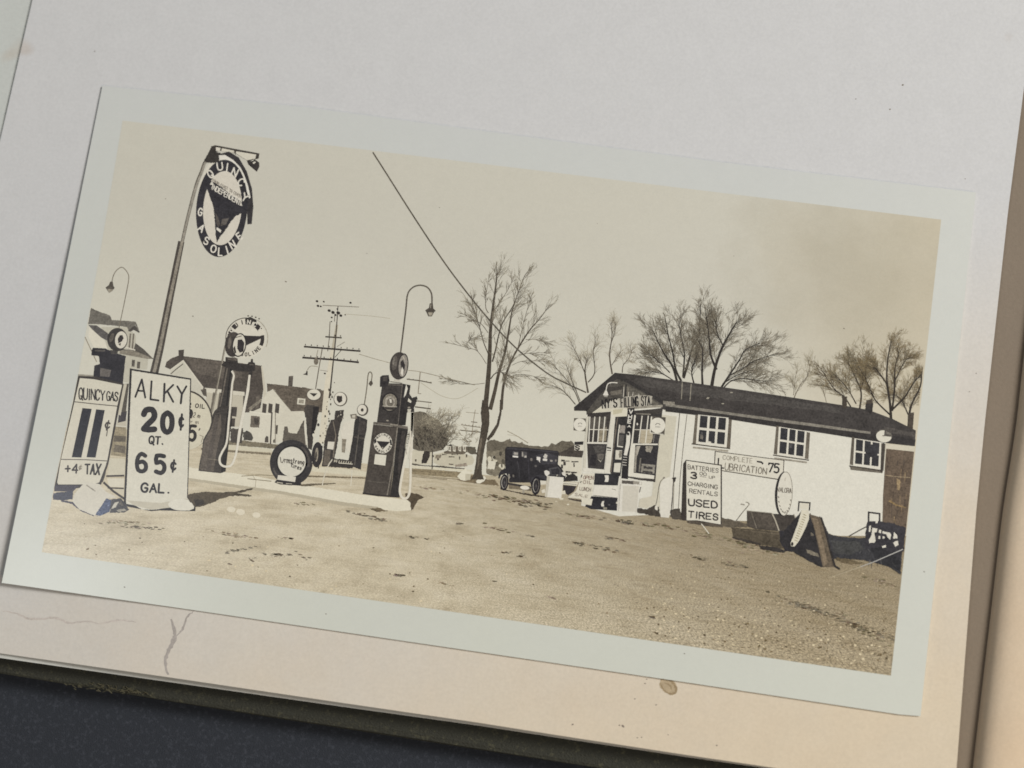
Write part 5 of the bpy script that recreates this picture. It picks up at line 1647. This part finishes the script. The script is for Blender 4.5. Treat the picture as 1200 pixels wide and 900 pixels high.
# the shop front
g = Ink('shop_window', I, station, 'many-paned shop window beside the door')
g.p((58, 54, 51), (245, 468), (480, 452), (476, 500), (440, 775), (410, 1030), (250, 1015), (240, 768))
g.p((196, 190, 172), (236, 500), (258, 498), (236, 790), (225, 1040), (198, 1040), (206, 900), (220, 700))
g.p((120, 112, 98), (360, 620), (440, 600), (430, 750), (350, 750), jag=3).p((84, 79, 72), (280, 510), (440, 500), (430, 610), (275, 620), jag=3).p((144, 134, 114), (365, 640), (436, 640), (430, 748), (356, 748), jag=3)
for x0, x1 in ((268, 256), (318, 296), (368, 347), (420, 398)):
    g.l((209, 203, 187), 11, (x0, 500), ((x0 + x1) / 2, 625), (x1, 760))
g.l((206, 199, 182), 9, (262, 628), (455, 632)).l((210, 204, 188), 17, (242, 762), (442, 766)).l((54, 50, 47), 20, (246, 476), (480, 460))
g.crop(J)
g.p((60, 57, 55), (272, 92), (440, 88), (400, 342), (256, 326)).p((86, 82, 77), (300, 110), (420, 105), (410, 170), (330, 180), jag=5).p((96, 91, 84), (340, 180), (410, 190), (400, 240), (345, 250), jag=5).p((176, 169, 152), (345, 240), (378, 260), (400, 230), (376, 272)).p((44, 42, 42), (280, 200), (330, 190), (330, 300), (262, 310), jag=6)
g.p((210, 204, 188), (198, 332), (260, 334), (402, 350), (396, 376), (200, 366))
sw = g.done()
g = Ink('shop_window', I, station, 'many-paned shop window behind the round sign')
g.p((56, 53, 51), (728, 470), (995, 450), (985, 560), (958, 770), (925, 1150), (710, 1090), (700, 775))
g.p((62, 58, 54), (712, 440), (900, 424), (1005, 410), (990, 470), (890, 478), (715, 482)).l((150, 143, 129), 6, (730, 470), (880, 476))
g.p((209, 203, 187), (712, 486), (730, 488), (712, 640), (696, 776), (724, 780), (705, 1090), (640, 1080), (668, 850), (690, 700))
g.p((172, 161, 138), (785, 630), (900, 625), (905, 700), (880, 768), (766, 766), jag=3)
g.l((150, 138, 114), 5, (780, 680), (890, 690)).l((150, 136, 112), 5, (774, 720), (884, 730))
for x0, x1 in ((793, 758), (855, 826)):
    g.l((209, 203, 187), 11, (x0, 490), ((x0 + x1) / 2, 625), (x1, 764))
g.l((198, 191, 174), 7, (716, 630), (880, 632)).e((209, 203, 187), 744, 574, 8, 12).l((211, 205, 189), 15, (698, 776), (950, 778)).p((60, 57, 56), (900, 670), (975, 680), (955, 766), (898, 762)).l((150, 144, 133), 5, (915, 680), (905, 760))
g.crop(J)
g.p((52, 50, 50), (724, 104), (960, 108), (922, 404), (712, 372)).p((172, 165, 150), (735, 110), (775, 108), (752, 180), (728, 240)).p((150, 143, 129), (830, 110), (900, 110), (880, 180), (830, 160), jag=4).p((120, 114, 104), (770, 230), (785, 230), (770, 370), (756, 366)).p((140, 134, 122), (790, 285), (925, 300), (915, 388), (780, 372), jag=3).p((66, 63, 60), (810, 310), (900, 322), (895, 345), (805, 335), jag=4).p((60, 57, 55), (800, 355), (900, 368), (896, 384), (796, 372), jag=4).p((150, 143, 130), (726, 120), (744, 120), (730, 370), (712, 368))
g.p((210, 204, 188), (645, 384), (720, 378), (915, 404), (912, 440), (790, 430), (640, 410)).p((62, 58, 54), (640, 412), (790, 432), (912, 442), (930, 430), (925, 470), (760, 450), (640, 424), jag=2)
g.done()
g = Ink('door', I, station, 'dark half-glazed door of the station')
g.p((52, 50, 49), (524, 500), (642, 490), (632, 700), (600, 900), (575, 1100), (475, 1070), (500, 800))
g.p((110, 101, 90), (540, 510), (550, 510), (500, 900), (485, 1060), (470, 1055), (505, 760))
g.p((146, 138, 128), (572, 585), (625, 590), (618, 668), (564, 665), jag=3).p((84, 80, 76), (565, 680), (612, 684), (604, 790), (556, 785)).l((208, 202, 186), 10, (566, 580), (552, 690), (545, 792)).l((206, 200, 184), 12, (540, 796), (600, 804))
g.crop(J)
g.p((201, 195, 178), (528, 150), (592, 152), (584, 246), (522, 242)).p((120, 114, 103), (560, 160), (592, 158), (584, 220), (560, 226), jag=4).p((205, 199, 182), (514, 280), (580, 278), (570, 374), (506, 370))
g.done()
g = Ink('door_post', I, station)
g.p((206, 200, 184), (480, 445), (524, 500), (520, 560), (480, 800), (445, 800), (470, 600)).p((208, 202, 186), (440, 845), (478, 850), (460, 1070), (412, 1065)).l((60, 56, 52), 14, (440, 810), (482, 818)).l((96, 90, 82), 8, (440, 836), (480, 840))
g.p((206, 199, 178), (484, 432), (560, 428), (642, 418), (640, 496), (524, 502), (484, 470)).p((186, 178, 152), (500, 430), (600, 425), (590, 460), (500, 480), jag=3)
g.done()

g = Ink('vertical_sign', I, photo, 'narrow black hanging sign with white letters beside the station door')
g.p((42, 40, 40), (648, 415), (716, 412), (714, 470), (690, 700), (662, 905), (648, 1160), (582, 1150), (600, 900), (636, 640))
vs_ = g.done()
g = Ink('lettering', I, vs_)
for ch, x, y in (('V', 680, 450), ('H', 672, 502), ('E', 666, 548)):
    g.glyph((210, 204, 190), ch, 10, x, y, 32, 34, 6)
g.p((210, 204, 190), (640, 610), (664, 582), (682, 612), (662, 600)).p((210, 204, 190), (652, 650), (668, 652), (676, 690), (668, 780), (640, 892), (608, 886), (632, 760), (636, 680)).e((42, 40, 40), 652, 674, 13, 15)
for k in range(4):
    g.l((186, 180, 168), 7, (600 - k * 2, 905 + k * 26), (642 - k * 2, 910 + k * 26))
g.done()

for cx, cy, s_, lab in ((948, 588, 1.0, 'square white sign with a pale disc beside the shop window'), (167, 580, .82, 'small square white sign with a pale disc on the front corner')):
    g = Ink('disc_sign', I, photo, lab)
    q = 76 * s_
    if s_ == 1.0:
        g.p((84, 78, 70), (884, 496), (1030, 506), (1016, 684), (866, 664))
        g.p((206, 200, 183), (880, 500), (895, 498), (880, 655), (868, 658)).l((206, 200, 183), 8, (868, 660), (1008, 678))
    else:
        g.p((96, 90, 80), (110, 514), (228, 518), (226, 648), (104, 636))
    g.e((211, 205, 189), cx, cy, q, q * 1.02).ring((90, 84, 77), 6 * s_, cx + 2, cy - 4, 22 * s_, 16 * s_, 0, 175, 365).l((100, 94, 86), 5 * s_, (cx - 24 * s_, cy + 14), (cx + 24 * s_, cy + 16))
    g.done()

g = Ink('notice_board', K, photo, 'long white lubrication price sign on the station wall')
g.p((78, 72, 65), (432, 438), (1044, 518), (1034, 700), (424, 604))
g.p((207, 201, 184), (440, 446), (1036, 524), (1027, 690), (432, 598))
nb = g.done()
g = Ink('lettering', K, nb)
g.t((140, 132, 117), 'COMPLETE', 5, (505, 476), (766, 506), (762, 548), (503, 512), gap=.3)
g.l((48, 45, 45), 12, (466, 500), (460, 584), (514, 590)).t((112, 104, 92), 'UBRICATION', 7, (526, 546), (890, 592), (884, 644), (520, 602), gap=.25)
g.p((46, 43, 43), (800, 524), (845, 530), (862, 548), (850, 560), (840, 545), (802, 538)).t((44, 42, 42), '75', 15, (908, 546), (1000, 556), (992, 632), (900, 620), jit=.01)
g.done()

g = Ink('notice_board', L, photo, 'white standing board about batteries, charging and used tires')
g.p((58, 53, 49), (80, 100), (105, 66), (420, 110), (420, 640), (160, 605), (70, 598), (62, 560))
g.p((208, 202, 185), (107, 74), (408, 118), (408, 634), (250, 606), (200, 598), (110, 598))
g.p((84, 76, 66), (112, 604), (180, 600), (250, 610), (420, 640), (430, 660), (300, 650), (120, 622), jag=3).l((206, 199, 180), 9, (238, 628), (270, 668), (306, 716))
bb = g.done()
g = Ink('lettering', L, bb)
BT = (54, 50, 48)
g.t((78, 72, 66), 'BATTERIES', 6, (122, 110), (390, 146), (388, 180), (122, 146)).t(BT, '3', 15, (150, 174), (200, 182), (196, 234), (146, 228), jit=.01).t((84, 78, 71), '00', 5, (226, 172), (284, 182), (282, 208), (224, 200)).l((84, 78, 71), 4, (226, 212), (284, 220)).t((104, 97, 88), 'UP', 5, (308, 208), (360, 212), (358, 236), (306, 228))
g.t((78, 72, 66), 'CHARGING', 6, (122, 258), (382, 290), (380, 324), (122, 290)).t((78, 72, 66), 'RENTALS', 6, (136, 322), (384, 352), (382, 386), (134, 356)).t(BT, 'USED', 13, (128, 412), (380, 436), (378, 492), (126, 466)).t(BT, 'TIRES', 12, (128, 518), (388, 546), (386, 596), (126, 572))
g.done()

# things standing along the front
g = Ink('bench', J, photo, 'dark bench with a white seat board along the shop front')
g.p((48, 47, 48), (316, 382), (565, 392), (548, 505), (308, 498)).p((210, 204, 190), (415, 402), (455, 402), (458, 440), (450, 470), (415, 468), (424, 436))
g.p((211, 205, 190), (318, 500), (552, 522), (545, 628), (285, 604)).l((96, 90, 82), 5, (490, 540), (530, 552)).l((80, 75, 69), 5, (300, 604), (545, 630))
g.p((44, 43, 45), (285, 612), (545, 632), (538, 758), (280, 742), (220, 715)).p((210, 204, 190), (392, 664), (412, 660), (406, 690), (412, 716), (384, 716), (380, 694)).e((88, 84, 84), 462, 700, 12, 8).p((200, 193, 174), (532, 668), (550, 676), (546, 690), (530, 688))
g.p((140, 133, 117), (400, 722), (440, 726), (436, 748), (404, 744), jag=2)
g.done()
g = Ink('paper_sign', J, photo, 'slanting pile of pale lettered sheets propped before the station')
g.p((70, 63, 55), (45, 632), (180, 650), (185, 672), (60, 645), jag=3)
g.p((207, 200, 181), (192, 388), (318, 384), (306, 500), (292, 600), (262, 636), (296, 640), (284, 704), (188, 690), (182, 640), (44, 626), (128, 560), (150, 500), jag=2)
ps = g.done()
g = Ink('lettering', J, ps)
g.t((126, 104, 92), 'OPEN', 6, (205, 408), (305, 412), (302, 445), (202, 440), jit=.06).t((136, 118, 104), 'OIL', 6, (200, 455), (290, 460), (288, 490), (198, 484), jit=.06).t((126, 112, 100), 'LUNCH', 6, (168, 520), (278, 530), (274, 565), (165, 552), jit=.06).t((140, 126, 112), 'SALE', 5, (120, 580), (250, 605), (246, 630), (116, 606), jit=.06)
g.l((70, 64, 58), 9, (190, 396), (180, 425)).l((74, 68, 61), 10, (182, 460), (172, 480))
g.done()
g = Ink('white_box', J, photo, 'tall white box under the shop window')
g.p((210, 204, 190), (578, 432), (715, 452), (770, 500), (740, 776), (540, 764), (560, 560)).p((92, 86, 79), (590, 452), (712, 462), (708, 494), (586, 484), jag=3).p((150, 143, 130), (700, 456), (790, 470), (788, 496), (706, 492), jag=3).l((150, 143, 130), 5, (575, 490), (556, 760)).p((196, 189, 173), (600, 505), (760, 512), (738, 770), (590, 764)).e((210, 204, 190), 775, 482, 12, 16).l((84, 78, 71), 8, (780, 520), (765, 575))
g.p((70, 64, 57), (745, 730), (840, 745), (920, 700), (960, 720), (975, 820), (900, 810), (745, 775), jag=5).p((196, 188, 168), (770, 640), (930, 600), (920, 690), (840, 735), (755, 720), jag=3).p((210, 203, 186), (920, 715), (950, 700), (948, 755), (922, 745), jag=2)
g.done()
g = Ink('white_post', J, photo, 'rounded white post at the station corner with a dark hose')
g.p((209, 203, 188), (968, 520), (985, 470), (1010, 440), (1060, 420), (1100, 440), (1105, 500), (1085, 700), (1062, 830), (980, 822), (970, 700)).l((90, 84, 77), 6, (1015, 428), (980, 462), (962, 520), (944, 640), (930, 700), smooth=True).e((120, 114, 104), 1012, 428, 10, 9).l((60, 56, 52), 7, (1135, 430), (1105, 480), (1095, 660), (1080, 820), smooth=True)
g.done()

# the heap at the end of the building
g = Ink('weeds', L, photo, 'dark weeds along the wall foot')
g.p((92, 84, 72), (415, 570), (450, 585), (500, 590), (540, 605), (640, 630), (640, 660), (500, 660), (415, 650), jag=8)
g.l((120, 113, 100), 7, (540, 610), (600, 530), (655, 465), (652, 445), (630, 438), smooth=True).l((150, 143, 130), 10, (585, 456), (620, 462))
g.done()
g = Ink('scrap_bin', L, photo, 'dark slanted scrap bins against the wall')
g.p((72, 66, 59), (640, 512), (860, 534), (928, 694), (716, 676), (640, 650)).p((82, 75, 67), (690, 535), (850, 550), (895, 660), (740, 655), jag=2).l((130, 122, 108), 6, (645, 515), (860, 536)).l((120, 112, 99), 6, (675, 520), (725, 670))
g.p((64, 59, 54), (868, 540), (1050, 552), (1085, 640), (1085, 720), (930, 700)).l((170, 161, 143), 11, (862, 540), (890, 600), (922, 690)).l((150, 142, 126), 9, (1050, 545), (1080, 600), (1078, 640))
g.p((82, 74, 62), (505, 660), (716, 678), (930, 700), (1060, 710), (1000, 860), (880, 830), (750, 812), (640, 780), (520, 745), jag=3).p((66, 60, 54), (510, 740), (640, 770), (760, 800), (760, 820), (640, 792), (520, 758), jag=3).l((106, 96, 81), 5, (560, 680), (740, 700), (920, 720)).p((54, 50, 47), (745, 820), (900, 835), (990, 870), (960, 884), (760, 852), jag=3)
g.p((46, 44, 46), (925, 690), (1000, 690), (1100, 640), (1160, 760), (1120, 880), (980, 870), (930, 790), jag=4)
g.done()
g = Ink('oval_sign', L, photo, 'oval white motor oil sign leaning over the scrap bins')
g.p((46, 43, 42), ell(962, 366, 76, 196, 3, n=48))
g.p((208, 202, 186), ell(973, 364, 66, 192, 3, n=48))
g.ring((128, 120, 107), 5, 973, 364, 65, 191, 3, -100, 80)
os_ = g.done()
g = Ink('lettering', L, os_)
g.t((116, 108, 97), 'VALORA', 6, (910, 308), (1032, 320), (1030, 358), (908, 346), gap=.15).t((150, 142, 128), 'I', 5, (966, 225), (984, 225), (982, 254), (966, 254))
for k in range(11):
    a = math.radians(20 + k * 15)
    x, y = 972 + 56 * math.cos(a), 366 + 165 * math.sin(a)
    g.l((104, 97, 88), 8, (x - 5, y - 8), (x + 4, y + 8))
g.done()

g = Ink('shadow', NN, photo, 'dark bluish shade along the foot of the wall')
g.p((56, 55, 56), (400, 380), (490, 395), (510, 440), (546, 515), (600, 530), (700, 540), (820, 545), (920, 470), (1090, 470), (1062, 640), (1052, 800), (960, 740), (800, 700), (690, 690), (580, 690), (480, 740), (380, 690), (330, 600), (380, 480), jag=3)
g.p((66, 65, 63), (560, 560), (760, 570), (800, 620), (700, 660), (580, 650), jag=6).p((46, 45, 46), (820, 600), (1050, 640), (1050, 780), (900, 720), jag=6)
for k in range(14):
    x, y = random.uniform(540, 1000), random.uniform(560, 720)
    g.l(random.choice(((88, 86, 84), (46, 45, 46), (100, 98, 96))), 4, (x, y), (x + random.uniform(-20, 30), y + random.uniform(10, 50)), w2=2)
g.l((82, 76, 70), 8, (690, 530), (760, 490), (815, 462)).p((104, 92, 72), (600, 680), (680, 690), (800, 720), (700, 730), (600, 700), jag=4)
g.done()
g = Ink('iron_frame', NN, photo, 'tangle of dark iron frames beside the brown door')
g.l((56, 53, 52), 11, (826, 470), (828, 362), (905, 372), (904, 432)).l((56, 53, 52), 9, (826, 430), (900, 428))
g.p((54, 52, 54), (820, 428), (900, 425), (1000, 440), (1088, 470), (1075, 640), (1000, 640), (880, 610), (800, 620), (805, 520), jag=4)
for pts in (((830, 460), (845, 455), (838, 500), (828, 500)), ((852, 470), (890, 478), (884, 500), (866, 505), (876, 560), (868, 575), (830, 580), (828, 560), (848, 520)), ((900, 485), (918, 488), (914, 510), (898, 506)),
            ((895, 530), (910, 525), (908, 550), (896, 548)), ((925, 495), (975, 505), (985, 520), (978, 556), (960, 540), (950, 515), (925, 510)), ((1005, 500), (1025, 520), (1030, 545), (1000, 548)), ((920, 600), (948, 592), (950, 608), (926, 614)),
            ((1000, 575), (1030, 560), (1038, 590), (1015, 605)), ((875, 425), (892, 420), (888, 440), (876, 440)), ((924, 530), (940, 534), (936, 548), (924, 546))):
    g.p((206, 200, 184), *pts, jag=2)
g.done()
g = Ink('sandwich_sign', NN, photo, 'narrow white sign board propped on a brown wooden leg')
g.p((46, 44, 44), (240, 480), (300, 420), (350, 360), (420, 370), (470, 560), (510, 750), (470, 740), (390, 690), (310, 650), (240, 600), (200, 560), jag=3)
g.l((50, 47, 46), 10, (332, 355), (338, 289), (415, 296), (410, 350)).p((205, 198, 180), (344, 296), (406, 300), (402, 340), (346, 338))
g.p((206, 199, 178), (356, 345), (402, 345), (410, 370), (408, 410), (380, 480), (340, 560), (305, 604), (282, 600), (278, 580), (300, 520), (330, 440), jag=1.5)
g.p((98, 87, 73), (412, 376), (495, 400), (512, 470), (545, 600), (580, 745), (505, 748), (470, 590), (440, 460), jag=1).p((122, 108, 90), (430, 400), (470, 410), (540, 720), (515, 735), jag=1).l((48, 45, 43), 14, (492, 398), (520, 480), (560, 640), (590, 740), (625, 762))
g.p((120, 112, 98), (385, 620), (470, 650), (480, 680), (400, 650), jag=3).p((110, 102, 90), (420, 500), (440, 515), (440, 530), (420, 525)).e((50, 47, 45), 290, 585, 9, 14)
ws_ = g.done()
g = Ink('lettering', NN, ws_)
for k in range(12):
    t = k / 11
    x, y = 378 - 62 * t, 380 + 180 * t
    g.l((160, 150, 122), 6, (x - 10, y - 4), (x + 12, y + 6))
g.done()
g = Ink('cable', NN, photo, 'pale cable lying across the dark ground to the picture edge')
g.l((176, 172, 164), 7, (1068, 622), (980, 660), (880, 704), (770, 745), w2=5).l((176, 164, 138), 4, (770, 745), (660, 785), (540, 826), w2=2).done()
